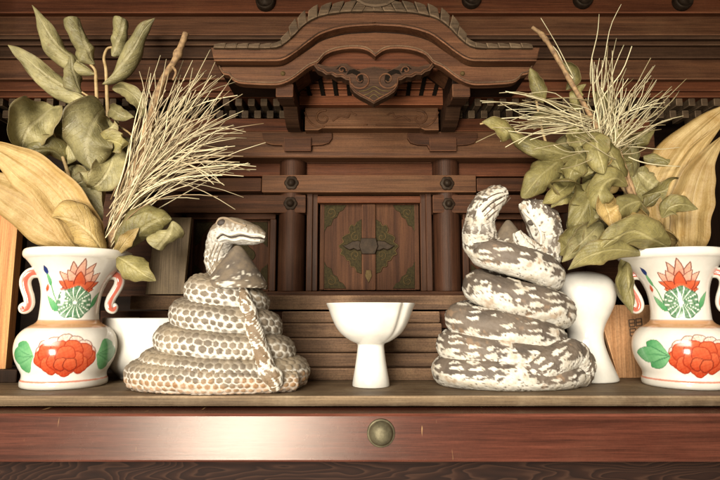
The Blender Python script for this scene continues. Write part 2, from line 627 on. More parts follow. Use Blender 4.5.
    L(mx1.outputs[2], mx2.inputs[6])
    mx2.inputs[7].default_value = (*lin(c_rib), 1)
    hsv = N(nt, 'ShaderNodeHueSaturation')
    vr = N(nt, 'ShaderNodeMapRange')
    vr.inputs['To Min'].default_value = 0.75
    vr.inputs['To Max'].default_value = 1.2
    L(oi.outputs['Random'], vr.inputs['Value'])
    L(vr.outputs[0], hsv.inputs['Value'])
    L(mx2.outputs[2], hsv.inputs['Color'])
    L(hsv.outputs[0], b.inputs['Base Color'])
    b.inputs['Roughness'].default_value = rough
    b.inputs['Specular IOR Level'].default_value = 0.4
    hs = N(nt, 'ShaderNodeMath', operation='MULTIPLY_ADD')
    hs.inputs[1].default_value = 0.45
    L(vein.outputs[0], hs.inputs[0])
    nm = N(nt, 'ShaderNodeMath', operation='MULTIPLY_ADD')
    nm.inputs[1].default_value = 4.0
    L(n.outputs['Fac'], nm.inputs[0])
    L(rib.outputs[0], nm.inputs[2])
    L(nm.outputs[0], hs.inputs[2])
    bp = N(nt, 'ShaderNodeBump')
    bp.inputs['Strength'].default_value = 0.6
    bp.inputs['Distance'].default_value = 0.0010
    L(hs.outputs[0], bp.inputs['Height'])
    L(bp.outputs[0], b.inputs['Normal'])
    tr = N(nt, 'ShaderNodeBsdfTranslucent')
    L(hsv.outputs[0], tr.inputs['Color'])
    ms = N(nt, 'ShaderNodeMixShader')
    ms.inputs[0].default_value = transl
    L(b.outputs[0], ms.inputs[1])
    L(tr.outputs[0], ms.inputs[2])
    L(ms.outputs[0], nt.nodes['Material Output'].inputs['Surface'])
    return m


M_olive = leaf_mat('dried_olive_leaf', '#6c6440', '#aea270', '#bcb086')
M_green = leaf_mat('dried_green_leaf', '#5e5632', '#988c56', '#b0a472')
M_tan = leaf_mat('dried_tan_leaf', '#9a7d46', '#c4a86c', '#d2bb86')
M_yel = leaf_mat('dried_straw_leaf', '#b48f50', '#dcc084', '#8c6a38', kind='long', transl=0.2)


def plain(name, c1, c2, scale=150, rough=0.6, stretch=None):
    m, nt, b = new_mat(name)
    L = nt.links.new
    tc = N(nt, 'ShaderNodeTexCoord')
    oi = N(nt, 'ShaderNodeObjectInfo')
    off = N(nt, 'ShaderNodeVectorMath', operation='ADD')
    L(tc.outputs['Object'], off.inputs[0])
    L(oi.outputs['Random'], off.inputs[1])
    n = N(nt, 'ShaderNodeTexNoise', i_Scale=float(scale), i_Detail=5.0)
    L(off.outputs[0], n.inputs['Vector'])
    r = ramp(nt, [(0.3, lin(c1)), (0.7, lin(c2))])
    if 'needle' in name:
        av = N(nt, 'ShaderNodeMath', operation='MULTIPLY_ADD')
        av.inputs[1].default_value = 0.75
        sb_ = N(nt, 'ShaderNodeMath', operation='MULTIPLY')
        sb_.inputs[1].default_value = 0.35
        L(n.outputs['Fac'], sb_.inputs[0])
        L(oi.outputs['Random'], av.inputs[0])
        L(sb_.outputs[0], av.inputs[2])
        L(av.outputs[0], r.inputs[0])
        r.color_ramp.elements[0].position = 0.1
        r.color_ramp.elements[1].position = 0.85
    else:
        L(n.outputs['Fac'], r.inputs[0])
    L(r.outputs[0], b.inputs['Base Color'])
    b.inputs['Roughness'].default_value = rough
    bp = N(nt, 'ShaderNodeBump')
    bp.inputs['Strength'].default_value = 0.4
    bp.inputs['Distance'].default_value = 0.0008
    L(n.outputs['Fac'], bp.inputs['Height'])
    L(bp.outputs[0], b.inputs['Normal'])
    return m


M_needle = plain('dry_pine_needle', '#6a4b28', '#dccda4', 40, 0.5)
M_needle2 = plain('pale_pine_needle', '#6e5a34', '#d8cca4', 40, 0.5)
M_stem = plain('dry_stem', '#94784a', '#bfa374', 160, 0.6)
M_bark = plain('pine_bark', '#6b5036', '#a3835a', 260, 0.75)
M_ink = plain('stamp_ink', '#4a3524', '#5c4530', 300, 0.8)

# ================================================================== setting
XL, XR = -0.56, 0.56
sh = structure(box('shelf', XL, XR, -0.071, 0.30, -0.0085, 0.0, W_shelf, bevel=0.0015))
sh2 = structure(box('front_beam', XL, XR, -0.094, 0.02, -0.0475, -0.0105, W_beam, bevel=0.0018, origin=(0, -0.09, -0.03)))
structure(box('lower_board', XL, XR, -0.074, -0.05, -0.16, -0.0485, W_low, bevel=0.001))
# domed nail cover on the beam
p = at(381, 433, -0.094)
dome = [(0.0112, 0.0), (0.0108, 0.0010), (0.0096, 0.0016), (0.0091, 0.0028), (0.0079, 0.0050), (0.0054, 0.0070), (0.0027, 0.0078), (0.0, 0.0080)]
pr = catmull(np.array(dome), 30)
k = 40
th = np.linspace(0, 2 * np.pi, k, endpoint=False)
V = np.stack([p.x + pr[:, 0, None] * np.cos(th), p.y - 0.0002 - pr[:, 1, None] * np.ones(k), p.z + pr[:, 0, None] * np.sin(th)], -1).reshape(-1, 3)
i, j = np.meshgrid(np.arange(len(pr) - 1), np.arange(k), indexing='ij')
Fq = np.stack([i * k + j, i * k + (j + 1) % k, (i + 1) * k + (j + 1) % k, (i + 1) * k + j], -1).reshape(-1, 4)
obj('nail_cover', V, Fq, M_boss, sh2, smooth=True)

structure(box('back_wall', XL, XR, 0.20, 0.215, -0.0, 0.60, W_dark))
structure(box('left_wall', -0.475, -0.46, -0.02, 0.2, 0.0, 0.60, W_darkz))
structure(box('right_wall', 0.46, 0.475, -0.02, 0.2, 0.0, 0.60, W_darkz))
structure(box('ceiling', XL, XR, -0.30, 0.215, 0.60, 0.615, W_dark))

structure(box('unseen_shade_board', XL, XR, -0.42, -0.38, 0.455, 0.62, W_dark))  # unseen board added out of view to darken the top of the roof

# ================================================================== miniature shrine
S = thing('miniature_shrine', 'dark brown wooden miniature shrine with curved gable, double door and steps', 'shrine', (0.013, 0.12, 0.0))
FY = 0.125            # plane of the pillar fronts

# stairs
ys = [0.030, 0.043, 0.056, 0.069, 0.082]
pyt = [368, 353, 338, 323, 311]
zb = 0.0004
for q, (yf, pt) in enumerate(zip(ys, pyt)):
    zt = at(360, pt, yf).z
    box('step', -0.089, 0.091, yf, 0.150, zb, zt - 0.0006, W_step, S, 0.0009)
    zb = zt
zl = at(360, 296, 0.09).z
pbox('landing', 130, 610, 295.5, 309.5, 0.092, 0.10, W_step, S, 0.001)
pbox('sill', 150, 600, 291.5, 295.4, 0.118, 0.07, W_fac, S, 0.0006)
# plinth either side of the steps
pbox('plinth_board', 100, 283, 311, 328, 0.10, 0.08, W_fac, S)
pbox('plinth_board', 100, 283, 328.6, 385, 0.104, 0.08, W_dark, S)
pbox('plinth_board', 439, 640, 311, 328, 0.10, 0.08, W_fac, S)
pbox('plinth_board', 439, 640, 328.6, 385, 0.104, 0.08, W_dark, S)

# pillars
zt_p = at(360, 158, FY).z
zb_p = at(360, 291, FY).z
for cx in (168, 292, 446.5, 570):
    c = at(cx, 230, FY + 0.012)
    r = 0.0168
    lathe('pillar', [(r, zb_p), (r, zb_p + 0.03), (r, (zb_p + zt_p) / 2), (r, zt_p)], W_pil, S, k=32, centre=(c.x, c.y, 0), sub=2)

box('wall_board', at(90, 230, 0.16).x, at(650, 230, 0.16).x, 0.158, 0.168, 0.09, 0.30, W_fac, S)

# tie beams with flower nail covers
t_up = pbox('tie_beam', 262, 476, 175, 192, FY - 0.007, 0.02, W_mid, S)
t_lo = pbox('tie_beam', 120, 305.5, 195, 212.5, FY - 0.004, 0.018, W_fac, S)
t_lr = pbox('tie_beam', 433, 640, 195, 212.5, FY - 0.004, 0.018, W_fac, S)
t_ul = pbox('tie_beam', 100, 261, 178, 191, FY - 0.001, 0.018, W_fac, S)
t_ur = pbox('tie_beam', 477, 650, 178, 191, FY - 0.001, 0.018, W_fac, S)


def flower_boss(px, py, Y, r, parent):
    c = at(px, py, Y)
    k = 48
    th = np.linspace(0, 2 * np.pi, k, endpoint=False)
    pet = 1 + 0.14 * np.abs(np.cos(3 * th)) - 0.08
    prof = [(1.0, 0.0), (1.0, 0.0012), (0.86, 0.002), (0.62, 0.0017), (0.56, 0.0022), (0.5, 0.0042), (0.3, 0.006), (0.0, 0.0066)]
    V = []
    for a, h in prof:
        m = pet if a > 0.7 else np.ones(k)
        V.append(np.stack([c.x + r * a * m * np.cos(th), np.full(k, Y - 0.0001 - h), c.z + r * a * m * np.sin(th)], -1))
    V = np.concatenate(V)
    i, j = np.meshgrid(np.arange(len(prof) - 1), np.arange(k), indexing='ij')
    Fq = np.stack([i * k + j, i * k + (j + 1) % k, (i + 1) * k + (j + 1) % k, (i + 1) * k + j], -1).reshape(-1, 4)
    return obj('nail_cover', V, Fq, M_iron, parent, smooth=True)


flower_boss(291.5, 183, FY - 0.007, 0.0085, t_up)
flower_boss(447, 183.5, FY - 0.007, 0.0085, t_up)
flower_boss(290.5, 203.5, FY - 0.004, 0.0082, t_lo)
flower_boss(448.5, 204, FY - 0.004, 0.0076, t_lr)

# door frame
pbox('jamb', 306.5, 312, 193, 291, FY + 0.004, 0.03, W_pil, S)
pbox('jamb', 312.4, 317.4, 193, 291, FY + 0.008, 0.03, W_pil, S)
pbox('jamb', 426.5, 432, 193, 291, FY + 0.004, 0.03, W_pil, S)
pbox('jamb', 420.6, 426.1, 193, 291, FY + 0.008, 0.03, W_pil, S)
pbox('lintel', 317.6, 420.4, 196, 202.5, FY + 0.006, 0.03, W_red, S)

# the double door
DY = FY + 0.018


def door_leaf(x0, x1, mirror):
    d = pbox('door', x0, x1, 204, 290, DY, 0.006, W_door, S)
    pbox('door_stile', x0, x0 + 4, 204.2, 289.6, DY - 0.002, 0.0019, W_door, d, 0.0004)
    pbox('door_stile', x1 - 4, x1, 204.2, 289.6, DY - 0.002, 0.0019, W_door, d, 0.0004)
    e0, e1 = x0 + 4.2, x1 - 4.2
    s = 1 if not mirror else -1
    ex = e0 if not mirror else e1
    # corner plates with a cusped edge
    for (yy, t) in ((205, 1), (288.5, -1)):
        pts = [(ex, yy), (ex + s * 22, yy), (ex + s * 19, yy + t * 5), (ex + s * 15, yy + t * 7), (ex + s * 13, yy + t * 12), (ex + s * 9, yy + t * 14),
               (ex + s * 7, yy + t * 20), (ex + s * 2.5, yy + t * 22), (ex, yy + t * 27)]
        f = pprism('corner_plate', pts, DY - 0.0012, 0.0011, M_brass, d, 0.0004)
        # engraved scroll
        c = at(ex + s * 7, yy + t * 7.5, DY - 0.0014)
        sp = [(c.x + s * (0.001 + 0.0007 * a) * math.cos(a), DY - 0.0013, c.z - t * (0.001 + 0.0007 * a) * math.sin(a)) for a in np.linspace(0, 8, 40)]
        tube('scroll', catmull(sp, 50), 0.00055, M_gold, f, k=5)
    # half of the cusped centre plate
    cx = 368.6
    half = [(0, -27), (6, -24), (9, -20), (13, -21), (16, -17), (15, -13), (20, -11), (25, -8), (23, -4), (29, 0), (25, 4), (27, 8), (22, 10), (19, 14), (15, 15),
            (14, 20), (9, 21), (6, 26), (0, 28)]
    sgn = -1 if not mirror else 1
    pts = [(cx + sgn * (7 + a * 0.78), 246 + b) for a, b in half]
    f = pprism('centre_plate', pts, DY - 0.0014, 0.0013, M_brass, d, 0.0005)
    rim = [at(x, y, DY - 0.0016) for x, y in pts[1:-1]]
    tube('plate_rim', catmull([tuple(v) for v in rim], 90), 0.0006, M_gold, f, k=5)
    for (ax, ay, t) in ((13, -9, 1), (13, 9, -1)):
        c = at(cx + sgn * ax, 246 + ay, DY)
        sp = [(c.x + sgn * (0.0008 + 0.0007 * a) * math.cos(a), DY - 0.0015, c.z + t * (0.0008 + 0.0007 * a) * math.sin(a)) for a in np.linspace(0, 8, 40)]
        tube('scroll', catmull(sp, 50), 0.0005, M_gold, f, k=5)
    # bat-wing latch half
    wing = [(0, -3.5), (5, -5.5), (11, -5), (17, -1.5), (21, -0.5), (17, 2.5), (14, 4), (10, 2.5), (6, 4.5), (0, 3.5)]
    pts = [(cx + sgn * (5 + a), 246 + b) for a, b in wing]
    pprism('latch', pts, DY - 0.0046, 0.003, M_iron, d, 0.0008)
    return d


door_leaf(320, 367.6, False)
dr = door_leaf(368.4, 419, True)
pbox('centre_stile', 362, 375.5, 204, 290, DY - 0.0058, 0.0055, W_door, dr, 0.0009)
c = at(368.7, 275, DY)
pprism('latch_tongue', [(366, 270), (371, 270), (372, 276), (368.6, 283), (365, 276)], DY - 0.0074, 0.0014, M_gold, dr, 0.0005)
pprism('latch', [(361, 238), (376, 238), (378, 246), (375, 254), (362, 254), (359, 246)], DY - 0.0080, 0.002, M_iron, dr, 0.0008)

# side bay doors
for x0, x1 in ((186, 275.5), (463, 552)):
    fr = pbox('side_frame', x0, x1, 213.5, 219, FY + 0.008, 0.02, W_fac, S)
    pbox('side_jamb', x0, x0 + 6, 219.2, 291, FY + 0.008, 0.02, W_pil, S)
    pbox('side_jamb', x1 - 6, x1, 219.2, 291, FY + 0.008, 0.02, W_pil, S)
    d = pbox('side_door', x0 + 6.4, x1 - 6.4, 219.4, 291, DY + 0.002, 0.006, W_door, S)
    for ex, s in ((x0 + 8, 1), (x1 - 8, -1)):
        for (yy, t) in ((222, 1), (289, -1)):
            pts = [(ex, yy), (ex + s * 20, yy), (ex + s * 14, yy + t * 7), (ex + s * 8, yy + t * 14), (ex + s * 6, yy + t * 20), (ex, yy + t * 25)]
            pprism('corner_plate', pts, DY + 0.0008, 0.0011, M_brass, d, 0.0004)
    cx = (x0 + x1) / 2
    pts = [(cx + 22 * math.cos(a) * (1 + .12 * math.cos(6 * a)), 255 + 22 * math.sin(a) * (1 + .12 * math.cos(6 * a))) for a in np.linspace(0, 2 * math.pi, 48, endpoint=False)]
    pprism('centre_plate', pts, DY + 0.0006, 0.0013, M_brass, d, 0.0004)

# frieze and head beam
pbox('frieze_board', 100, 640, 158.5, 176, FY + 0.016, 0.01, W_red, S)
pbox('frieze_strip', 307, 431, 160, 163, FY + 0.011, 0.004, W_fac, S, 0.0004)
hb = pbox('head_beam', 90, 655, 131.5, 157.5, FY - 0.012, 0.03, W_mid, S)
pbox('bead_strip', 90, 655, 151.5, 156.5, FY - 0.0145, 0.0024, W_roof, S, 0.0008)
# boat-shaped bracket arms
for cx in (297, 442.5):
    pts = [(cx - 35, 132.5), (cx + 35, 132.5), (cx + 35, 138), (cx + 32, 142.5), (cx + 25, 144.5), (cx + 15, 145), (cx + 14, 147.5), (cx + 11, 151), (cx - 11, 151), (cx - 14, 147.5),
           (cx - 15, 145), (cx - 25, 144.5), (cx - 32, 142.5), (cx - 35, 138)]
    br = pprism('bracket_arm', pts, FY - 0.017, 0.0048, W_fac, S, 0.0008)
    pbox('bearing_block', cx - 13, cx + 14, 137, 150.8, FY - 0.021, 0.0039, W_fac, br, 0.0006)

# bearing beam, dentils (double row of rafter ends)
Xa, Xb = -40, 770
pbox('bearing_beam', 100, 303, 118.5, 131, FY - 0.008, 0.03, W_red, S)
pbox('bearing_beam', 441, 650, 118.5, 131, FY - 0.008, 0.03, W_red, S)
pbox('rafter_board', Xa, Xb, 92, 120, FY + 0.014, 0.02, W_dark, S)
n = 0
for q in range(-3, 62):
    x = -4 + q * 12.6
    if 300 < x < 440:
        continue
    if x < 292 or x > 450:
        pbox('rafter_end', x, x + 6.4, 98.3, 105.4, FY - 0.016, 0.03, W_shing, S, 0.0006)
    x += 6.3
    if x < 288 or x > 454:
        pbox('rafter_end', x, x + 6.4, 110.3, 117.6, FY - 0.010, 0.024, W_shing, S, 0.0006)

# layered eave mouldings
bands = [(-22, 12.5, 0.083, W_red), (13.2, 15.6, 0.104, W_dark), (16, 34.6, 0.088, W_roof), (35, 38.4, 0.074, W_band), (38.8, 44.8, 0.081, W_band), (45.2, 57.6, 0.087, W_band),
         (58, 79, 0.093, W_roof), (79.4, 90.6, 0.101, W_red), (91, 97, 0.106, W_red)]
for y0, y1, Y, m in bands:
    if y0 < 57:
        pbox('eave_moulding', Xa, Xb, y0, y1, Y, 0.05, m, S, 0.0012)
    else:
        pbox('eave_moulding', Xa, 290, y0, y1, Y, 0.05, m, S, 0.0012)
        pbox('eave_moulding', 455, Xb, y0, y1, Y, 0.05, m, S, 0.0012)
for (x, y) in ((266, 3.0), (471, 0.5), (582, 0.5), (681, 2.5)):
    c = at(x, y, 0.083)
    k = 28
    th = np.linspace(0, 2 * np.pi, k, endpoint=False)
    prof = [(0.0118, 0.0), (0.0118, 0.006), (0.0104, 0.0085), (0.0095, 0.0085), (0.0088, 0.0068), (0.0045, 0.0072), (0.0, 0.0095)]
    V = np.concatenate([np.stack([c.x + a * np.cos(th), np.full(k, 0.0828 - h), c.z + a * np.sin(th)], -1) for a, h in prof])
    i, j = np.meshgrid(np.arange(len(prof) - 1), np.arange(k), indexing='ij')
    Fq = np.stack([i * k + j, i * k + (j + 1) % k, (i + 1) * k + (j + 1) % k, (i + 1) * k + j], -1).reshape(-1, 4)
    obj('round_rafter_end', V, Fq, M_iron, S, smooth=True)

# ---- curved gable
GC = 375.5            # gable centre line in the picture plane


def mirrored(left):
    """left half outline (px from left to centre) -> both halves"""
    return left + [(2 * GC - x, y) for x, y in left[::-1]]


top = catmull([(211, 47), (245, 47), (268, 47), (280, 45), (291, 36.5), (304, 23.5), (318, 15.5), (342, 11), (375.5, 10)], 40).tolist()
mid = catmull([(214, 60.5), (245, 60.5), (268, 60.5), (282, 59.5), (295, 52), (308, 42), (322, 33), (346, 26.5), (375.5, 24.5)], 40).tolist()
bot_up = catmull([(218, 66.5), (245, 66.5), (270, 66.5), (284, 65), (297, 57), (309, 49), (323, 40), (346, 34), (375.5, 32)], 40).tolist()
bot_lo = [(219, 68), (223, 73.5), (229, 75), (232, 79), (240, 83), (262, 84.5), (277, 84.5), (286, 82), (294, 77.5), (302, 71.5), (309, 66.5), (317, 63), (321, 58.5), (326, 54), (336, 50), (350, 48), (362, 48.5), (369, 51), (375.5, 56)]
bot_lo = [tuple(p) for p in catmull(bot_lo[:6], 14)] + [tuple(p) for p in catmull(bot_lo[5:], 44)][1:]

outer = mirrored([tuple(p) for p in top]) + mirrored([tuple(p) for p in mid])[::-1]
g1 = pprism('gable_roof', outer, -0.006, 0.092, W_roof, S, 0.0012)
inner = mirrored([tuple(p) for p in bot_up]) + mirrored(bot_lo)[::-1]
g2 = pprism('bargeboard', inner, 0.004, 0.010, W_roof, S, 0.0012)
dk = mirrored([tuple(p) for p in mid]) + mirrored([(x, y + 0.3) for x, y in bot_up])[::-1]
pprism('gable_fillet', dk, 0.0085, 0.0825, W_dark, S, 0.0003)
# moulded lines along the boards
ln = [at(x, y + 1.2, 0.0035) for x, y in mirrored(bot_lo)]
ln2 = [at(x, y - 2.2, 0.0038) for x, y in mirrored(bot_lo)]
tube('moulding', catmull([tuple(v) for v in ln2], 160), 0.0009, W_step, g2, k=5)
ln = [at(x, y - 1.8, -0.006) for x, y in mirrored([tuple(p) for p in mid])]
tube('moulding', [tuple(v) for v in ln], 0.0008, W_band, g1, k=5)
for x in (283, 462.5):
    c = at(x, 73.5, 0.004)
    k = 16
    th = np.linspace(0, 2 * np.pi, k, endpoint=False)
    prof = [(0.0026, 0), (0.0022, 0.0012), (0.001, 0.002), (0, 0.0022)]
    V = np.concatenate([np.stack([c.x + a * np.cos(th), np.full(k, c.y - 0.0001 - h), c.z + a * np.sin(th)], -1) for a, h in prof])
    i, j = np.meshgrid(np.arange(3), np.arange(k), indexing='ij')
    Fq = np.stack([i * k + j, i * k + (j + 1) % k, (i + 1) * k + (j + 1) % k, (i + 1) * k + j], -1).reshape(-1, 4)
    obj('nail_head', V, Fq, M_gold, g2, smooth=True)

# shingle edge laid along the roof line
tm = catmull([(x, y) for x, y in mirrored([tuple(p) for p in top])], 400)
seg = np.concatenate([[0], np.cumsum(np.linalg.norm(np.diff(tm, axis=0), axis=1))])
pos = 2.0
while pos < seg[-1] - 12:
    a = np.array([np.interp(pos, seg, tm[:, k]) for k in (0, 1)])
    b2 = np.array([np.interp(pos + 11.2, seg, tm[:, k]) for k in (0, 1)])
    mid2 = np.array([np.interp(pos + 5.6, seg, tm[:, k]) for k in (0, 1)])
    d = (b2 - a) / np.linalg.norm(b2 - a)
    nn = np.array([d[1], -d[0]])          # upwards in the picture
    left = mid2[0] < GC
    hump = np.clip((46.5 - mid2[1]) / 14, 0, 1)
    tk = 3.6 + 5.6 * hump
    sk = d * (5.0 * hump + 1.5) * (1 if left else -1)
    lift_a, lift_b = (0.0, 1.2) if left else (1.2, 0.0)
    pts = [tuple(a - nn * 0.2), tuple(mid2 - nn * 0.25), tuple(b2 - nn * 0.2), tuple(b2 + nn * (tk + lift_b) + sk), tuple(mid2 + nn * (tk + 0.9) + sk), tuple(a + nn * (tk + lift_a) + sk)]
    pprism('shingle', pts, -0.0105 - 0.0006 * (int(pos / 11.4) % 2), 0.045, W_shing, g1, 0.0012)
    pos += 11.5
cr = at(375.5, 0, -0.006)
crest = [(375.5 + 25 * math.cos(a_), -13 + 19 * math.sin(a_)) for a_ in np.linspace(0, 2 * math.pi, 40, endpoint=False)]
pprism('ridge_tile', crest, -0.0135, 0.05, W_shing, g1, 0.0016)

# panel behind the pendant, and the pendant carving
pan = [(312, 69), (318, 60), (325, 50), (345, 44), (406, 44), (426, 50), (433, 60), (438, 69)]
pprism('gable_panel', pan, 0.0145, 0.005, W_red, S, 0.0005)
kl = [(313.5, 64.5), (318, 63), (324, 64.5), (330, 66), (336, 65), (341, 62.5), (347, 62.5), (351, 66), (358, 69), (366, 67), (374, 65.5)]
kb = [(313.5, 64.5), (317.5, 69.5), (322, 71), (326, 74), (331, 73.5), (336, 76.5), (341, 76), (346, 79), (349, 79.5), (350, 86), (354, 91.5), (360, 95.5), (366, 98.5), (374, 103)]
KC = 374
keg = kl + [(2 * KC - x, y) for x, y in kl[::-1][1:]] + [(2 * KC - x, y) for x, y in kb[1:-1]] + [(x, y) for x, y in kb[::-1][:-1]]
kg = pprism('pendant_carving', keg, 0.0005, 0.0135, W_band, S, 0.0018)
rimk = [(x, y - 1.6 if y > 75 else y - 1.2) for x, y in kb]
for sg_ in (1, -1):
    tube('carved_rim', catmull([tuple(at(KC + sg_ * (x - KC) * 0.965, y, 0.0004)) for x, y in rimk], 80), 0.0008, W_roof, kg, k=6)
for s in (-1, 1):
    def X(dx):
        return KC + s * dx
    # volutes
    sp = [(X(13 - 0) + s * -(1.2 + 1.08 * a) * math.cos(a + 0.4), 79.5 + (1.2 + 1.08 * a) * 0.95 * math.sin(a + 0.4)) for a in np.linspace(0.2, 8.6, 60)]
    tube('volute', catmull([tuple(at(x, y, 0.0004)) for x, y in sp], 90), np.linspace(0.0007, 0.0012, 90), W_roof, kg, k=6)
    sp = [(X(32) - s * (0.6 + 0.55 * a) * math.cos(a - 0.6), 70 + (0.6 + 0.5 * a) * math.sin(a - 0.6)) for a in np.linspace(0.2, 7.2, 50)]
    tube('volute', catmull([tuple(at(x, y, 0.0004)) for x, y in sp], 70), 0.0009, W_roof, kg, k=6)
    # black pieces laid on the carving as the shade in its hollows
    for shade_outline in ([(X(10.5), 80.5), (X(11), 75.5), (X(14.5), 71.5), (X(20), 69), (X(25), 70), (X(27.5), 74.5), (X(22), 73), (X(17.5), 75), (X(14.8), 79), (X(15.5), 83), (X(12), 83)],
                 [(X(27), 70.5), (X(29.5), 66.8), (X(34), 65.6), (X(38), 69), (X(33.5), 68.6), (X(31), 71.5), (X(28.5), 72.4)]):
        pprism('hollow_shade', shade_outline, 0.0000, 0.0006, M_black, kg, 0.0001)
for dy in (0, 4, 8):
    sp = [(KC - 15 + dy * 1.3, 91.5 + dy * 0.8), (KC - 7 + dy * .3, 90 + dy * .95), (KC, 86.5 + dy), (KC + 7 - dy * .3, 90 + dy * .95), (KC + 15 - dy * 1.3, 91.5 + dy * 0.8)]
    tube('chevron', catmull([tuple(at(x, y, 0.0005)) for x, y in sp], 40), 0.0007, M_gold, kg, k=5)

# lattice of curved boards under the gable
LY = 0.106
pbox('lattice_back', 296, 448, 50, 106, LY + 0.010, 0.006, W_dark, S)
for q, (y0, y1) in enumerate(((62, 68), (69.3, 75), (76.3, 82), (83.3, 88.8), (90, 95.2))):
    pbox('lattice_slat', 300, 444, y0, y1, LY - 0.001 * q, 0.008, W_lat, S, 0.0010)
for dx in (-66, -52, -38, -24, 24, 38, 52, 66):  # black strips before the slats, painting the shade of the gaps between blocks
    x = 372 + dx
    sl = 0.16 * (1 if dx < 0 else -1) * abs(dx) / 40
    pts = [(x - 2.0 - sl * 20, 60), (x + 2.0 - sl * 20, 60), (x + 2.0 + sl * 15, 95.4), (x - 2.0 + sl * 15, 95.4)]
    pprism('gap_shade', pts, LY - 0.0075, 0.0034, M_black, S, 0.0003)
pbox('lattice_rail', 299, 445, 95.6, 104.5, LY - 0.008, 0.018, W_lat, S)

# carved rainbow beam
cb = [(305, 107.5), (438, 107.5), (439, 129.8), (425, 129.8), (421, 127.8), (322, 127.8), (318, 129.8), (305, 129.8)]
kb_ = pprism('carved_beam', cb, LY - 0.012, 0.02, W_mid, S, 0.001)
for s in (-1, 1):
    cx = 371.5 + s * 48
    sp = [(cx + s * (0.8 + 0.95 * a) * math.cos(a), 118 - (0.8 + 0.85 * a) * math.sin(a)) for a in np.linspace(0, 8.2, 60)]
    tube('scroll', catmull([tuple(at(x, y, LY - 0.0121)) for x, y in sp], 90), np.linspace(0.0008, 0.0015, 90), W_mid, kb_, k=6)
    sp = [(cx - s * 9, 121), (cx - s * 17, 116), (cx - s * 24, 117.5), (cx - s * 27, 113), (cx - s * 33, 115)]
    tube('scroll', catmull([tuple(at(x, y, LY - 0.0121)) for x, y in sp], 50), 0.0011, W_mid, kb_, k=6)
    sp = [(cx + s * 19, 112), (cx + s * 15, 120), (cx + s * 8, 126), (cx, 126.5), (cx - s * 4, 125), (cx - s * 44, 124.6)]
    tube('scroll', catmull([tuple(at(x, y, LY - 0.0121)) for x, y in sp], 50), 0.0011, W_mid, kb_, k=6)

# arms that carry the gable
for x0, x1 in ((277, 292), (453.5, 469)):
    a0, a1 = at(x0, 90, 0.012).x, at(x1, 90, 0.012).x
    z0, z1 = at(360, 97, 0.012).z, at(360, 83, 0.012).z
    zb2 = at(360, 130.5, 0.10).z
    side = [(0.0145, z0), (0.0145, z1), (0.106, z1 + 0.004), (0.106, zb2), (0.088, zb2), (0.074, zb2 + 0.004), (0.058, zb2 + 0.014), (0.036, z0 + 0.001)]
    if True:
        nsd = len(side)
        vs = [(a0, y, z) for y, z in side] + [(a1, y, z) for y, z in side]
        fs = [list(range(nsd)), list(range(2 * nsd - 1, nsd - 1, -1))] + [[i_, nsd + i_, nsd + (i_ + 1) % nsd, (i_ + 1) % nsd] for i_ in range(nsd)]
        arm = obj('gable_arm', vs, fs, W_band, S)
    box('arm_block', a0 - 0.0012, a1 + 0.0012, 0.0118, 0.026, z0 + 0.0005, z1 - 0.0008, W_fac, arm, 0.0008)
    box('arm_riser', a0 + 0.002, a1 - 0.002, 0.030, 0.098, z1 + 0.0044, z1 + 0.05, W_dark, arm, 0.0006)

# ================================================================== things standing round the shrine
# pale plank at the left edge
pl = pbox('cedar_plank', -45, 12, 196, 374, 0.02, 0.012, W_pale)
tag(pl, 'pale orange cedar plank standing upright at the left edge', 'plank')
pk = pbox('plank_foot', -45, 16, 372, 385, 0.012, 0.03, W_darkz)
pk.name = 'dark_block'
tag(pk, 'small dark wooden block on the shelf under the pale cedar plank', 'block')
pk.location.z += -(at(-15, 385, 0.012).z) + 0.0003
pl.location.z += 0.0
# greyish board leaning behind the left plants
bp_ = [(146, 300), (184, 300), (192, 218), (158, 218)]
gb = [(at(x, y, 0.088).x, at(x, y, 0.088).z) for x, y in bp_]
gb = [(x, z if z > 0.15 else 0.0905) for x, z in gb]
o = prism('leaning_board', gb, 0.084, 0.0915, W_grey, None, 0.0008)
tag(o, 'grey-brown wooden board standing on the landing behind the left pine needles', 'board')
# stamped tablet leaning beside the right vase
tb_ = [(619, 384), (664, 384), (650, 305), (597, 305)]
tl = [(at(x, y, 0.05).x, max(at(x, y, 0.05).z, 0.0003)) for x, y in tb_]
tbx = thing('wooden_tablet', 'tan wooden tablet with stamped marks between white waisted vessel and right vase', 'tablet', (at(640, 384, .05).x, .05, 0))
tb = prism('board', tl, 0.05, 0.056, W_tab, tbx, 0.0008)


def stroke(x0, y0, x1, y1):
    d = Vector((x1 - x0, y1 - y0)).normalized()
    nx, ny = -d.y * 0.6, d.x * 0.6
    pprism('stamp_stroke', [(x0 + nx, y0 + ny), (x1 + nx, y1 + ny), (x1 - nx, y1 - ny), (x0 - nx, y0 - ny)], 0.0496, 0.0003, M_ink, tb, 0.0001)


for gx, gy in ((629, 320), (636, 319), (630, 329), (638, 328)):
    stroke(gx, gy, gx + 5.5, gy - 0.6)
    stroke(gx, gy, gx + 0.6, gy + 7)
    stroke(gx + 5.5, gy - 0.6, gx + 6.1, gy + 6.4)
    stroke(gx + 0.3, gy + 3.5, gx + 5.8, gy + 2.9)
    stroke(gx + 0.6, gy + 7, gx + 6.1, gy + 6.4)

# ---- white porcelain
cy = -0.010
cx = at(371, 386, cy).x
cup = thing('pedestal_cup', 'white porcelain pedestal cup with folded rim standing before the steps', 'cup', (cx, cy, 0))


def fold(th, Z):
    u = np.clip((Z - 0.036) / 0.03, 0, 1)
    d = 1 - 0.075 * u * np.exp(-((th - 0.80) / 0.10) ** 2) + 0.028 * u * np.exp(-((th - 0.62) / 0.14) ** 2) + 0.012 * u * np.cos(2 * th + 0.4)
    return d


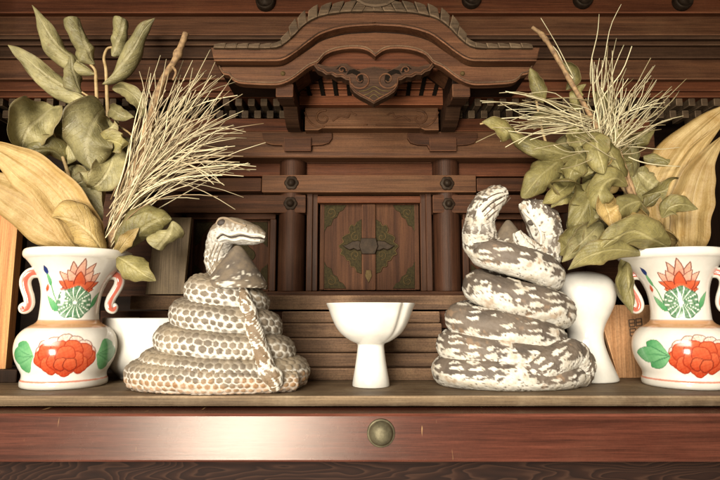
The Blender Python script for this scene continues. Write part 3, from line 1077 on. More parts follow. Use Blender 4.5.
mm = 0.001
lathe('bowl', [(r * mm, z * mm) for r, z in [(0.1, 39.5), (11, 39.6), (13.5, 40.2), (20, 43), (28.5, 49), (34, 56), (38, 64), (41, 72), (43, 76.5), (43.6, 78), (43.0, 78.8), (41.4, 77.5), (38, 70), (33, 58), (25, 48.5), (14, 43), (0.1, 42)]],
      M_white, cup, k=160, centre=(cx, cy, 0), mod=fold, sub=5)
lathe('foot', [(r * mm, z * mm) for r, z in [(0.1, 1.5), (14, 1.5), (15.5, 0.2), (17.3, 0.2), (17.8, 1.2), (17.3, 6), (15.6, 16), (14.1, 26), (13.1, 34), (12.8, 38), (13.6, 40.0), (16, 41.3)]],
      M_white, cup, k=96, centre=(cx, cy, 0), sub=4)

cx, cy = at(588, 383, 0.035).x, 0.035
bt = lathe('porcelain_vessel', [(r * mm, z * mm) for r, z in [(0.1, 1.5), (24, 1.5), (27, 0.2), (29.5, 0.5), (30, 2.5), (28, 8), (23, 21), (19, 34), (17.6, 43), (18.0, 50), (20.5, 58), (25.5, 68), (30, 78), (32, 87), (31.8, 95), (29.0, 102.5),
                                                      (23, 108.2), (14, 111.6), (6, 112.8), (0.1, 113)]],
           M_white, None, k=110, centre=(cx, cy, 0), sub=4)
for v in bt.data.vertices:
    v.co.x -= cx
    v.co.y -= cy
bt.location = (cx, cy, 0)
tag(bt, 'white waisted porcelain vessel with rounded top behind the white-flecked snake statue', 'vessel')

cx, cy = at(150, 378, 0.062).x, 0.062
bw = lathe('white_bowl', [(r * mm, z * mm) for r, z in [(0.1, 2), (27, 2), (29, 0.2), (31, 0.4), (33, 4), (40, 10), (46, 20), (49, 34), (50, 50), (50.5, 62), (50.2, 63.5), (48.6, 63.2), (48, 52), (46, 34), (41, 20), (30, 9), (0.1, 6)]],
           M_white, None, k=110, centre=(cx, cy, 0), sub=4)
for v in bw.data.vertices:
    v.co.x -= cx
    v.co.y -= cy
bw.location = (cx, cy, 0)
tag(bw, 'plain white porcelain bowl half hidden behind left vase and scaly snake statue', 'bowl')


# ================================================================== painted vases
def sstep(d, w=0.5):
    return np.clip(d / w + 0.5, 0, 1)


class Paint:
    def __init__(self, s, z, seed=0):
        self.s, self.z = s, z
        self.c = np.tile(np.array(lin('#ddd6c9')), (len(s), 1))
        self.wob = 1
        s = s + 0.45 * np.sin(z * 0.28 + seed) + 0.07 * np.sin(z * 1.7 + 2 * seed)
        z = z + 0.5 * np.sin(s * 0.22 + seed * 3) + 0.07 * np.sin(s * 1.6 + seed)
        self.s, self.z = s, z
        self.nz = (np.sin(s * 1.7 + z * 0.6) + np.sin(z * 2.1 - s * 0.8 + 1.3) + np.sin(s * 0.53 - z * 0.9 + 4)) / 3

    def put(self, m, col):
        col = np.asarray(col)
        self.c += (col - self.c) * np.clip(m, 0, 1)[:, None]

    def petal(self, cx, cz, ang, L, W, cin, cout, edge=None, ew=0.7, pw=0.75, a=1.0):
        a_ = math.radians(ang)
        ds, dz = self.s - cx, self.z - cz
        u = (ds * math.sin(a_) + dz * math.cos(a_)) / L
        v = ds * math.cos(a_) - dz * math.sin(a_)
        uc = np.clip(u, 0, 1)
        w = W * np.sin(np.pi * uc ** pw) ** 0.8
        d = np.where((u > 0) & (u < 1), w - np.abs(v), -5)
        m = sstep(d)
        g = np.clip(uc + 0.12 * self.nz, 0, 1)[:, None]
        col = np.array(cin) * (1 - g) + np.array(cout) * g
        self.c += (col - self.c) * (m * a)[:, None]
        if edge is not None:
            self.put(sstep(ew / 2 - np.abs(d - ew / 2), 0.5) * 0.85, edge)

    def disc(self, cx, cz, r, cin, cout, edge, lob=0, ew=0.8, sq=1.0, a=1.0):
        ds, dz = self.s - cx, (self.z - cz) / sq
        rr = np.hypot(ds, dz)
        an = np.arctan2(ds, dz)
        R = r * (1 + lob * np.abs(np.sin(an * 2.5)))
        d = R - rr
        m = sstep(d)
        g = np.clip((dz / r) * 0.5 + 0.5 + 0.22 * self.nz + 0.16 * np.sin(an * 16 + cx) * np.clip(rr / r, 0, 1), 0, 1)[:, None]
        col = np.array(cin) * (1 - g) + np.array(cout) * g
        self.c += (col - self.c) * (m * a)[:, None]
        self.put(sstep(ew / 2 - np.abs(d - ew / 2), 0.5) * 0.8, edge)

    def line(self, pts, w, col):
        P = catmull(np.array(pts, dtype=float), 60)
        d = np.full(len(self.s), 99.0)
        for x, y in P:
            d = np.minimum(d, np.hypot(self.s - x, self.z - y))
        self.put(sstep(w / 2 - d), col)


def paint_vase(s, z, R, kind):
    P = Paint(s, z, 1.3 + 2.1 * kind)
    red, org, pale, drk = lin('#ad3a1e'), lin('#c8613c'), lin('#e2b69c'), lin('#5e1812')
    green, dgreen, lgreen, blue = lin('#3f8650'), lin('#22543a'), lin('#7cb07c'), lin('#25366f')
    # rings
    P.put(sstep(0.75 - np.abs(z - 7.2 - 0.15 * P.nz), 0.6) * 0.8, lin('#c4623f'))
    P.put(sstep(3.0 - np.abs(z - 59.0), 0.8), lin('#c2946a'))
    P.put(sstep(0.5 - np.abs(z - 62.4), 0.5) * 0.7, lin('#a06a44'))
    P.put(sstep(0.6 - np.abs(z - 55.8), 0.6) * 0.5, lin('#a06a44'))
    neck = z > 63
    body = (z < 56) & (z > 8)
    keep = P.c.copy()
    lx = 5.0 if kind == 0 else 3.0
    # ---- lotus (neck)
    base = 96
    for ang, L, W in ((-80, 15, 3.6), (80, 15, 3.6), (-58, 20, 4.2), (58, 20, 4.2), (-14, 31, 4.2), (16, 31, 4.2), (-38, 26, 4.6), (38, 26, 4.6), (0, 33, 4.4), (-24, 24, 4.6), (24, 24, 4.6), (-48, 17, 4.4), (48, 17, 4.4), (0, 20, 5)):
        P.petal(lx, base - 3, ang, L, W, red, pale if L > 22 else org, drk, 0.8)
    P.disc(lx, base - 1, 7, red, org, red, 0.0, 0.3, 0.8)
    # lotus leaf wheel
    wx, wz, wr = lx - 1.0, 80.5, 16.5
    ds, dz = P.s - wx, P.z - wz
    rr, an = np.hypot(ds, dz), np.arctan2(ds, dz)
    Rw = wr * (1 + 0.05 * np.sin(an * 7 + 1))
    disk = sstep(Rw - rr, 0.6)
    P.put(disk, lin('#e6ead8'))
    sect = np.abs(((an / (2 * np.pi) * 17) % 1) - 0.5) * 2
    wedge = sstep((sect - 0.20) * rr * 0.5, 0.6) * disk * sstep(rr - 2.6, 0.6)
    P.put(wedge * (0.88 + 0.12 * P.nz), np.array(green) * 0.55)
    P.put(sstep(0.45 - np.abs(rr - Rw + 0.5), 0.5) * 0.8, dgreen)
    P.put(sstep(0.5 - np.abs(rr - 2.4), 0.5) * 0.8, dgreen)
    # stalk, bud and side leaves
    P.line([(lx - 27, 113), (lx - 24, 101), (lx - 20, 90), (lx - 17, 82)], 1.2, green)
    P.petal(lx - 23.5, 98, -16, 15, 1.9, green, lgreen, None)
    P.petal(lx - 26.4, 110, -18, 9, 2.2, blue, lin('#26305e'), None)
    P.petal(lx - 28, 92, 8, 8, 2.0, red, org, None)
    P.petal(lx - 15, 72, -38, 20, 3.4, green, lgreen, dgreen, 0.4)
    P.petal(lx + 15, 76, 30, 19, 3.0, green, lgreen, dgreen, 0.4)
    P.c[~neck] = keep[~neck]
    # ---- peony (body)
    cb = P.c.copy()
    bx = 0.0 if kind == 0 else 13.0
    for dx, dz_, r in ((-16, 10, 7), (-9, 14, 7), (0, 15.5, 7.5), (9, 14, 7), (16, 10, 7), (20, 4, 6), (-20, 4, 6)):
        P.disc(bx + dx, 30 + dz_ * 0.82, r, org, lin('#ddd0c0'), drk, 0.08, 0.85)
    for dx, dz_, r in ((-19, -3, 8), (19, -3, 8), (-14, 4, 9), (14, 4, 9), (-5, 8, 8), (6, 8, 8), (-13, -9, 8), (13, -9, 8), (0, -11, 9), (-7, -4, 8), (8, -4, 8), (0, 2, 8), (-3, -8, 6), (5, -9, 6)):
        P.disc(bx + dx, 30 + dz_ * 0.82, r, red, org, drk if r < 7 else lin('#8a2412'), 0.10, 0.9)
    if kind == 0:
        for sg in (-1, 1):
            for a, L, W in ((sg * 62, 24, 8), (sg * 118, 24, 8), (sg * 90, 31, 8.5)):
                P.petal(bx + sg * 27, 30.5, a, L, W, lgreen, green, None, pw=1.35)
            for a in (70, 90, 110):
                P.petal(bx + sg * 28, 30.5, sg * a, 24, 0.5, dgreen, green, None, a=0.6)
    else:
        for a, L, W in ((-62, 25, 6.5), (-118, 25, 6.5), (-90, 38, 7.5)):
            P.petal(bx - 25, 30.5, a, L, W, lgreen, green, dgreen, 0.4, pw=1.2)
        for a in (-64, -90, -116):
            P.petal(bx - 26, 30.5, a, 22, 0.6, dgreen, green, None, a=0.7)
        for a, L, W in ((62, 24, 6.5), (118, 24, 6.5), (90, 34, 7.5)):
            P.petal(bx + 26, 30.5, a, L, W, lgreen, green, None, pw=1.2)
    P.c[~body] = cb[~body]
    return P.c


VASE = [(0.5, 2.0), (33, 2.0), (35.4, 0.3), (36.8, 0.4), (38.0, 2.2), (37.9, 6), (36.8, 9), (37.2, 13), (40.2, 19), (43.2, 26), (44.8, 34), (44.6, 41), (42.8, 47.5), (39.0, 52.8), (34, 56.6), (29.6, 59.2), (27.2, 62.0), (26.4, 66),
        (26.0, 76), (26.6, 88), (28.4, 98), (31.6, 107), (36.0, 115), (40.4, 121.5), (44.2, 126.2), (46.8, 128.6), (48.2, 131.0), (48.6, 134), (48.0, 136.6), (46.4, 137.3), (44.8, 136), (39, 128), (33, 118), (27, 106), (23.5, 92),
        (23, 75), (25, 62), (22, 58), (0.5, 57)]


def make_vase(px, Y, kind, label, rot, lean_mm):
    c = at(px, 386, Y)
    cx, cy = c.x, Y
    root = thing('flower_vase', label, 'vase', (cx, cy, 0), 'pair of painted flower vases')
    pr = catmull(np.array(VASE, dtype=float), (len(VASE) - 1) * 9 + 1)
    front = np.linspace(-1.75, 1.75, 460)
    back = np.linspace(1.75, 2 * np.pi - 1.75, 60)[1:-1]
    th = np.concatenate([front, back])
    k = len(th)
    R = pr[:, 0][:, None] * np.ones(k)
    Z = pr[:, 1][:, None] * np.ones(k)
    wob = 1 + 0.006 * np.sin(2 * th + kind) [None] + 0.004 * np.sin(3 * th + Z / 30)
    Rr = R * wob
    tw = np.where(th > np.pi, th - 2 * np.pi, th)
    rref = np.where(Z > 63, 27.0 + np.clip(Z - 100, 0, 40) * 0.25, 45.0)
    Zs = np.where(Z > 63, 63 + (Z - 63) * 0.90, Z)                # short-necked throw
    lean = np.clip((Z - 70) / 67, 0, 1) ** 1.5 * lean_mm
    s = (tw[None] * rref)
    outer = np.arange(len(pr)) <= 28 * 9
    col = np.tile(np.array(lin('#ddd6c9')), (R.size, 1))
    msk = (outer[:, None] & (np.abs(tw)[None] < 1.9)).ravel()
    colp = paint_vase(s.ravel()[msk], Z.ravel()[msk], None, kind)
    col[msk] = colp
    # carry the rings all the way round
    ring = outer[:, None] & ~(np.abs(tw)[None] < 1.9)
    rz = Z.ravel()
    band = ring.ravel() & (np.abs(rz - 59) < 3)
    col[band] = lin('#c2946a')
    ta = th + rot
    V = np.stack([cx + (Rr * np.sin(ta) + lean) * mm, cy - Rr * np.cos(ta) * mm, Zs * mm], -1).reshape(-1, 3)
    n = len(pr)
    i, j = np.meshgrid(np.arange(n - 1), np.arange(k), indexing='ij')
    j2 = (j + 1) % k
    Fq = np.stack([i * k + j, i * k + j2, (i + 1) * k + j2, (i + 1) * k + j], -1).reshape(-1, 4)
    obj('body', V, Fq, M_vase, root, smooth=True, col=col)
    for sg in (-1, 1):
        pth = [(31, 111), (37, 113), (43, 112), (46.5, 107), (46.5, 101), (44, 94), (41, 87), (39.5, 80), (41, 75), (44, 73.5), (45.5, 76.5), (43, 79.5)]
        P3 = np.array([(cx + (sg * r * 0.88 * math.cos(rot) + lean_mm * max(0, (z - 70) / 67) ** 1.5) * mm, cy + sg * r * 0.88 * mm * math.sin(rot), (63 + (z - 63) * 0.9) * mm) for r, z in pth])
        P3 = catmull(P3, 90)
        u = np.linspace(0, 1, 90)
        rad = np.interp(u, [0, .15, .4, .7, .85, 1], [5.0, 5.4, 5.0, 4.6, 4.0, 2.8]) * mm
        V, d, t_, Fq2 = tube_data(P3, rad, 28)
        dn = d / np.linalg.norm(d, axis=2, keepdims=True)
        facing = -dn[:, :, 1] * math.cos(rot) + dn[:, :, 0] * math.sin(rot)
        stripe = sstep(facing - 0.88 + 0.03 * np.sin(u * 9)[:, None], 0.10) * (u > 0.06)[:, None] * (u < 0.93)[:, None]
        hc = np.tile(np.array(lin('#ddd6c9')), (V.shape[0] * 28, 1))
        hc += (np.array(lin('#b5411f')) - hc) * (stripe.ravel() * 0.9)[:, None]
        obj('handle', V.reshape(-1, 3), Fq2.tolist() + [list(range(28)), list(range(89 * 28, 90 * 28))[::-1]], M_vase, root, smooth=True, col=hc)
    return root


make_vase(64.5, -0.004, 0, 'white painted flower vase at the left holding straw leaves and pine needles', 0.46, 6.5)
make_vase(685.5, -0.004, 1, 'white painted flower vase at the right edge beside the stamped tablet', -0.50, -6.5)


# ================================================================== snake statues
def vnoise(P, f, seed):
    r = np.random.default_rng(seed)
    o = np.zeros(len(P))
    amp, tot = 1.0, 0.0
    for oc in range(3):
        for q in range(5):
            d = r.normal(size=3)
            d /= np.linalg.norm(d)
            o += amp * np.sin((P @ d) * f * (2 ** oc) + r.uniform(0, 6.28))
        tot += amp * 5 ** 0.5 / 1.4
        amp *= 0.55
    return o / tot


def hexcell(x, y):
    """distance to the cell border (0 at border .. 0.5 centre) and a cell id"""
    sx, sy = 1.0, 1.7320508
    ax, ay = (x + 0.5 * sx) % sx - 0.5 * sx, (y + 0.5 * sy) % sy - 0.5 * sy
    bx, by = x % sx - 0.5 * sx, y % sy - 0.5 * sy
    A = ax ** 2 + ay ** 2 < bx ** 2 + by ** 2
    gx, gy = np.where(A, ax, bx), np.where(A, ay, by)
    idx = np.round((x - gx) * 2).astype(int) * 7919 + np.round((y - gy) / sy * 2).astype(int) * 104729
    h = np.maximum(np.abs(gx), np.abs(gx) * 0.5 + np.abs(gy) * 0.8660254)
    rnd = (np.sin(idx * 12.9898) * 43758.5453) % 1.0
    return 0.5 - h, rnd, gx, gy


def mix(a, b, t):
    t = np.clip(t, 0, 1)[..., None]
    return np.asarray(a) * (1 - t) + np.asarray(b) * t


def snake_tube(name, path, rad, k, style, parent, seed, head=None, flat_floor=True, cell=5.6, crown=(0, 0, 1)):
    """dense tube with moulded scales; colours and relief come from the scale layout"""
    path = np.asarray(path)
    V, D, th, Fq = tube_data(path, rad, k)
    n = len(path)
    s = np.concatenate([[0], np.cumsum(np.linalg.norm(np.diff(path, axis=0), axis=1))]) * 1000
    radm = np.broadcast_to(np.asarray(rad), (n,)) * 1000
    P = V.reshape(-1, 3)
    Dn = D.reshape(-1, 3)
    up = Dn[:, 2]
    per = np.round(2 * np.pi * np.median(radm) / (cell * 1.7320508 * 0.5)) if style == 1 else np.round(2 * np.pi * np.median(radm) / (8.0 * 1.732 * 0.5))
    per = max(2, int(per // 2 * 2))
    x = (s / cell if style == 1 else s / 15.0)[:, None] * np.ones(k)
    y = (np.linspace(0, 1, k, endpoint=False) * per * 0.8660254)[None] * np.ones((n, 1))
    lw1, lw2 = vnoise(P, 90, seed + 7), vnoise(P, 110, seed + 8)
    e, rnd, gx_, gy_ = hexcell(x.ravel() + (0.0 if style == 1 else 0.45) * y.ravel() + 0.22 * lw1 + 0.05 * vnoise(P, 700, seed + 9), y.ravel() + 0.16 * lw2)
    n1 = vnoise(P, 420, seed)
    n2 = vnoise(P, 1300, seed + 1)
    n3 = vnoise(P, 120, seed + 2)
    tan, taupe, white, cream = lin('#877863'), lin('#6c6051'), lin('#d6d0c4'), lin('#b0a48f')
    hd = np.zeros(n) if head is None else head
    H = np.repeat(hd, k)
    if style == 1:
        side = np.clip((0.62 - up) / 0.35, 0, 1)               # top of every coil stays bare clay
        groove = 1 - np.clip((e - 0.05) / 0.07, 0, 1)
        wht = sstep(0.095 + 0.04 * n1 - e + 0.12 * np.clip(-up, 0, 1), 0.05) * side
        low = sstep(-0.55 - up + 0.16 * n1, 0.2)
        col = mix(mix(tan, taupe, 0.2 + 0.6 * n3 + 0.35 * side + 0.5 * rnd), cream, sstep(0.08 - e, 0.06) * 0.35)
        col = mix(col, white, np.maximum(wht * (0.92 + 0.2 * n2), low * 0.92) * (1 - H))
        orange = np.clip((0.016 - P[:, 2]) / 0.010 + 0.5 * n1, 0, 1)
        col = mix(col, lin('#9c7248'), orange * 0.75 * (1 - 0.5 * wht))
        disp = (0.0012 * np.sqrt(np.clip(e / 0.34, 0, 1)) * (1 + 0.5 * (rnd - 0.5)) - 0.0007) * (1 - H) + 0.0002 * n2 + 0.0004 * n1
        # head: bare brow, white lips and throat with dark mouth line
        if H.max() > 0:
            hw = sstep(0.22 - up + 0.30 * n2 + 0.15 * n1, 0.2)
            hc = mix(tan, white, hw * 0.95)
            hc = mix(hc, lin('#54483c'), sstep(0.55 * np.clip(n2 - 0.35, 0, 1) * 2, 0.5) * 0.6)
            col = col * (1 - H[:, None]) + hc * H[:, None]
    else:
        body = mix(lin('#6c5f52'), lin('#534940'), 0.5 + 0.8 * n3)
        body = mix(body, lin('#8a745c'), np.clip(n3 * 0.9 + 0.3 * n1 - 0.35, 0, 1) * 0.6)
        prob = np.clip(0.80 - 0.40 * np.clip(up, -1, 1) + 0.12 * n3, 0.15, 1)
        loz = sstep(0.33 + 0.16 * rnd - np.abs(gx_) * 0.95 - np.abs(gy_) * 1.15 + 0.10 * n1 + 0.09 * n2, 0.05) * (rnd < prob)
        low = sstep(-0.22 - up + 0.30 * n1 + 0.28 * n3 + 0.12 * n2, 0.07)
        wht = np.maximum(loz, low)
        wht = np.maximum(wht, sstep(n3 + 0.6 * n1 + 0.2 * n2 - 0.95, 0.1))
        wht = wht * sstep(1.15 - np.abs(n2) * 0.9, 0.4)
        cr = (Dn / np.linalg.norm(Dn, axis=1, keepdims=True)) @ np.array(crown)
        thl = (np.linspace(0, 2 * np.pi, k, endpoint=False)[None] * np.ones((n, 1))).ravel()
        hm = H * sstep(0.62 - cr + 0.22 * n1 + 0.30 * n2, 0.15) * sstep(0.93 - np.sin(thl * 6 + 2.2 * n1), 0.12)
        wht = wht * (1 - H) + hm * H
        col = mix(body, mix(lin('#d9d3c6'), cream, 0.25 + 0.4 * n1), wht * 0.96)
        col = mix(col, lin('#a08266'), np.clip(n1 * n3 * 2 - 0.9, 0, 1) * 0.5)
        disp = 0.0006 * wht + 0.00028 * n1 + 0.0002 * n2 - 0.0003 * (1 - np.clip(e / 0.08, 0, 1)) * (1 - H)
    if style == 3:
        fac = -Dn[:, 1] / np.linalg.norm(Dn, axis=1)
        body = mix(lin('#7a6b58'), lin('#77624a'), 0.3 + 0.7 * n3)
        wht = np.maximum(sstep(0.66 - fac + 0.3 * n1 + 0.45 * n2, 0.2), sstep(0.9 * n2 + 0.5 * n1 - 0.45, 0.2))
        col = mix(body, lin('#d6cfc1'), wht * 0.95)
        disp = 0.00035 * n1 + 0.00025 * n2 + 0.0002 * wht
    unit = Dn / np.linalg.norm(Dn, axis=1, keepdims=True)
    P = P + unit * disp[:, None]
    if flat_floor:
        P[:, 2] = np.maximum(P[:, 2], 0.0003 + 0.00003 * np.abs(unit[:, 0]))
    caps = []
    # close the two ends with a centre vertex each
    P = np.vstack([P, path[0], path[-1]])
    col = np.vstack([col, col[:k].mean(0), col[-k:].mean(0)])
    j = np.arange(k)
    tri0 = np.stack([np.full(k, n * k), j, (j + 1) % k, (j + 1) % k], -1)
    tri1 = np.stack([np.full(k, n * k + 1), (n - 1) * k + (j + 1) % k, (n - 1) * k + j, (n - 1) * k + j], -1)
    faces = Fq.tolist() + tri0[:, :3].tolist() + tri1[:, :3].tolist()
    return obj(name, P, faces, M_clay, parent, smooth=True, col=col)


def resample(P, m):
    d = np.concatenate([[0], np.cumsum(np.linalg.norm(np.diff(P, axis=0), axis=1))])
    t = np.linspace(0, d[-1], m)
    return np.stack([np.interp(t, d, P[:, k]) for k in range(P.shape[1])], -1)


# ---------------- scaly snake (left)
S1Y = -0.020
s1c = at(222, 350, S1Y).x
sn1 = thing('snake_statue', 'coiled clay snake statue with net of white-edged scales, one raised head', 'snake statue', (s1c, S1Y, 0))
nn_ = np.linspace(-0.75, 4.42, 900)
pyc = np.interp(nn_, [-0.75, -0.4, 0, .5, 1, 1.5, 2, 2.5, 3, 3.5, 4, 4.42], [276, 281, 289, 303, 312.5, 327, 338, 352, 362.5, 375, 384, 386])
zc = np.array([at(222, y, S1Y).z for y in pyc])
aa = (np.interp(nn_, [-0.75, -0.4, 0], [8, 16, 24]) * (nn_ < 0) + (23 + 13.5 * nn_) * (nn_ >= 0)) * mm * 0.965
bb = (np.interp(nn_, [-0.75, -0.4, 0], [7, 13, 19]) * (nn_ < 0) + (19 + 5.2 * nn_) * (nn_ >= 0)) * mm
rr_ = np.interp(nn_, [-0.75, 0, 1, 2, 3, 3.6, 4.2, 4.42], [14, 14.4, 14.8, 15.0, 15.0, 15.4, 13.5, 10]) * mm
zc = np.maximum(zc, rr_ * 0.93)
phi = np.pi + 2 * np.pi * nn_
coil = np.stack([s1c + aa * np.cos(phi), S1Y + bb * np.sin(phi), zc], -1)
neckpx = [(265.5, 237.5, -.030), (257, 235.5, -.030), (244, 232.5, -.028), (232, 230.5, -.026), (223, 235, -.022), (219.5, 247, -.016), (219, 259, -.010), (222, 268, -.006)]
neckr = [4.5, 9.0, 11.8, 13.0, 13.2, 13.0, 13.8, 14.5]
neck = np.array([tuple(at(*q)) for q in neckpx])
npth = catmull(np.vstack([neck, coil[12]]), 170)
nrad = np.interp(np.linspace(0, 8, 170), range(9), neckr + [13.0]) * mm
full = np.vstack([npth[:-1], coil[12:]])
frad = np.concatenate([nrad[:-1], rr_[12:]])
hflag = np.concatenate([np.ones(90), np.linspace(1, 0, 30), np.zeros(len(full) - 120)])
pk4 = resample(np.column_stack([full, frad, hflag]), 2200)
# gentle nose-down ellipse handled by radius only
sb1 = snake_tube('coiled_body', pk4[:, :3], pk4[:, 3], 112, 1, sn1, 3, head=np.clip(pk4[:, 4], 0, 1), cell=6.3)
# tail lying down the front of the coils
tn = np.linspace(0.0, 4.42, 60)
psi = 1.5 * np.pi + 0.70
ta_ = np.interp(tn, nn_, aa)
tb2 = np.interp(tn, nn_, bb)
tz = np.interp(tn, nn_, zc)
tr_ = np.interp(tn, nn_, rr_)
wv = 0.0
tail = np.stack([s1c + (ta_ + tr_ * 0.84) * np.cos(psi), S1Y + (tb2 + tr_ * 0.92 + wv) * np.sin(psi), tz + 0.001 - 0.006 * np.clip((tn - 3.9) / 0.5, 0, 1)], -1)
snake_tube('tail', resample(tail, 420), np.interp(np.linspace(0, 1, 420), [0, .1, .6, .9, 1], [3.0, 6.0, 7.6, 8.6, 5.0]) * mm, 60, 3, sn1, 21)


def clay_cone(name, px, py_apex, py_base, Y, rad, parent, seed, k=72, white=0.5):
    b = at(px, py_base, Y)
    a = at(px, py_apex, Y)
    h = a.z - b.z
    pr = catmull(np.array([(1.0, -0.12), (1.04, 0.0), (0.99, 0.08), (0.76, 0.34), (0.48, 0.64), (0.24, 0.88), (0.1, 0.98), (0.001, 1.0)]), 60)
    th = np.linspace(0, 2 * np.pi, k, endpoint=False)
    V = np.stack([b.x + rad * pr[:, 0, None] * np.cos(th), Y + rad * 0.85 * pr[:, 0, None] * np.sin(th), b.z + h * pr[:, 1, None] * np.ones(k)], -1).reshape(-1, 3)
    n1, n2 = vnoise(V, 420, seed), vnoise(V, 1300, seed + 1)
    hh = np.repeat(pr[:, 1], k)
    wm = sstep(white - hh * 1.6 + 0.55 * n2 + 0.35 * n1 - 0.45, 0.2)
    col = mix(mix(lin('#6f6150'), lin('#574d43'), 0.5 + 0.6 * n1), lin('#cfc6b4'), wm * 0.9)
    i, j = np.meshgrid(np.arange(len(pr) - 1), np.arange(k), indexing='ij')
    Fq = np.stack([i * k + j, i * k + (j + 1) % k, (i + 1) * k + (j + 1) % k, (i + 1) * k + j], -1).reshape(-1, 4)
    return obj(name, V, Fq, M_clay, parent, smooth=True, col=col)


clay_cone('jewel_cone', 236.5, 245.5, 284, -0.033, 0.0275, sn1, 31, white=0.12)


def ball(name, c, r, mat, parent, col=None, sq=(1, 1, 1)):
    k, n = 20, 12
    u = np.linspace(0, np.pi, n)
    th = np.linspace(0, 2 * np.pi, k, endpoint=False)
    V = np.stack([c[0] + r * sq[0] * np.sin(u)[:, None] * np.cos(th), c[1] + r * sq[1] * np.sin(u)[:, None] * np.sin(th), c[2] + r * sq[2] * np.cos(u)[:, None] * np.ones(k)], -1).reshape(-1, 3)
    i, j = np.meshgrid(np.arange(n - 1), np.arange(k), indexing='ij')
    Fq = np.stack([i * k + j, (i + 1) * k + j, (i + 1) * k + (j + 1) % k, i * k + (j + 1) % k], -1).reshape(-1, 4)
    cc = None if col is None else np.tile(np.array(lin(col)), (len(V), 1))
    return obj(name, V, Fq, mat, parent, smooth=True, col=cc)


def probe(objs):
    """returns a function giving the point of these clay meshes seen at a pixel"""
    trees = []
    for o in objs:
        base = root_loc(o)
        vs = [v.co + base for v in o.data.vertices]
        trees.append(BVHTree.FromPolygons(vs, [tuple(p.vertices) for p in o.data.polygons]))

    def f(px, py, fallback, lift=0.0):
        d = (at(px, py, 0.0) - Vector(CAM)).normalized()
        best = None
        for t_ in trees:
            h = t_.ray_cast(Vector(CAM), d)
            if h[0] is not None and (best is None or h[3] < best):
                best = h[3]
        if best is None:
            return at(px, py, fallback)
        return Vector(CAM) + d * (best - lift)
    return f


def clay_line(name, pxs, rad, colh, parent, pf=None):
    if pf:
        P = np.array([tuple(pf(q[0], q[1], q[2])) for q in pxs])
        P = catmull(P, 60)
    else:
        P = catmull(np.array([tuple(at(*q)) for q in pxs]), 60)
    V, d, t_, Fq = tube_data(P, rad, 8)
    cc = np.tile(np.array(lin(colh)), (V.shape[0] * 8, 1))
    return obj(name, V.reshape(-1, 3), Fq, M_clay, parent, smooth=True, col=cc)


# eye, brow and lips of the scaly snake
pf = probe([sb1])
ball('eye', pf(222, 223, -.033, -0.0012), 0.0040, M_clay, sn1, '#3c332b', (1.15, 0.7, 0.85))
clay_line('brow', [(216.5, 224, -.0300), (220, 218.8, -.0335), (227, 218.6, -.0345), (235, 222.5, -.0340), (246, 226, -.034)], 0.0013, '#8a7760', sn1, pf)
clay_line('upper_lip', [(217, 236, -.0310), (222, 232, -.0350), (230, 234.5, -.0372), (240, 232.5, -.0375), (250, 234.5, -.0362), (259, 235, -.035), (264.5, 237, -.0338)], 0.0015, '#cdc5b5', sn1, pf)
clay_line('mouth', [(217, 238.5, -.0308), (223, 234.6, -.0352), (231, 237.2, -.0370), (241, 235.4, -.0372), (251, 237.4, -.0356), (259, 237.8, -.0330), (264.5, 239, -.033)], 0.0009, '#3a2e24', sn1, pf)
clay_line('lower_lip', [(219, 240.5, -.0318), (226, 238.5, -.0358), (234, 240.2, -.0366), (243, 238.6, -.0352), (252, 240.4, -.0325), (260, 240.6, -.032)], 0.0013, '#cdc5b5', sn1, pf)
for gx in (210.5, 214, 218):
    clay_line('throat_fold', [(gx + 5, 243, -.033), (gx + 1, 252, -.03), (gx - 2, 262, -.025)], 0.0006, '#8a7c69', sn1, pf)

# ---------------- white-flecked pair of snakes (right)
S2Y = -0.004
s2c = at(512, 350, S2Y).x
sn2 = thing('snake_statue', 'clay statue of two entwined snakes flecked with white, two heads raised', 'snake statue', (s2c, S2Y, 0))
keyn = [0, .25, .5, .75, 1, 1.25, 1.5, 1.75, 2, 2.25, 2.5, 2.75, 3, 3.25, 3.5, 3.75, 4, 4.2, 4.4]
keyx = [483, 0, 546, 0, 481, 0, 555, 0, 463, 0, 545, 0, 454, 0, 560, 0, 452, 0, 0]
keyy = [250, 263, 278, 281, 285, 300, 314, 315, 317, 330, 343, 343, 344, 354, 366, 371, 374, 375, 375]
keyr = [14.5, 15.2, 15.5, 15.8, 16, 17, 16.5, 15.8, 15.6, 16.6, 16.2, 15.4, 15.2, 15.8, 15.4, 15, 15.2, 15.4, 13]
n2_ = np.linspace(0, 4.42, 760)
yl = np.interp(n2_, keyn, keyy)
left_x = np.interp(n2_, [0, 1, 2, 3, 4, 4.5], [482, 479, 461, 452, 448, 449])
right_x = np.interp(n2_, [0, .5, 1.5, 2.5, 3.5, 4.5], [545, 548, 558, 549, 565, 573])
ccx = (left_x + right_x) / 2
ax_ = (right_x - left_x) / 2
by_ = np.interp(n2_, [0, 1, 2, 3, 4, 4.5], [19, 20, 22, 26, 34, 35]) * mm
r2 = np.interp(n2_, keyn, keyr) * mm
ph2 = np.pi + 2 * np.pi * n2_
zz = np.maximum(np.array([at(512, y, S2Y).z for y in yl]), r2 * 0.92)
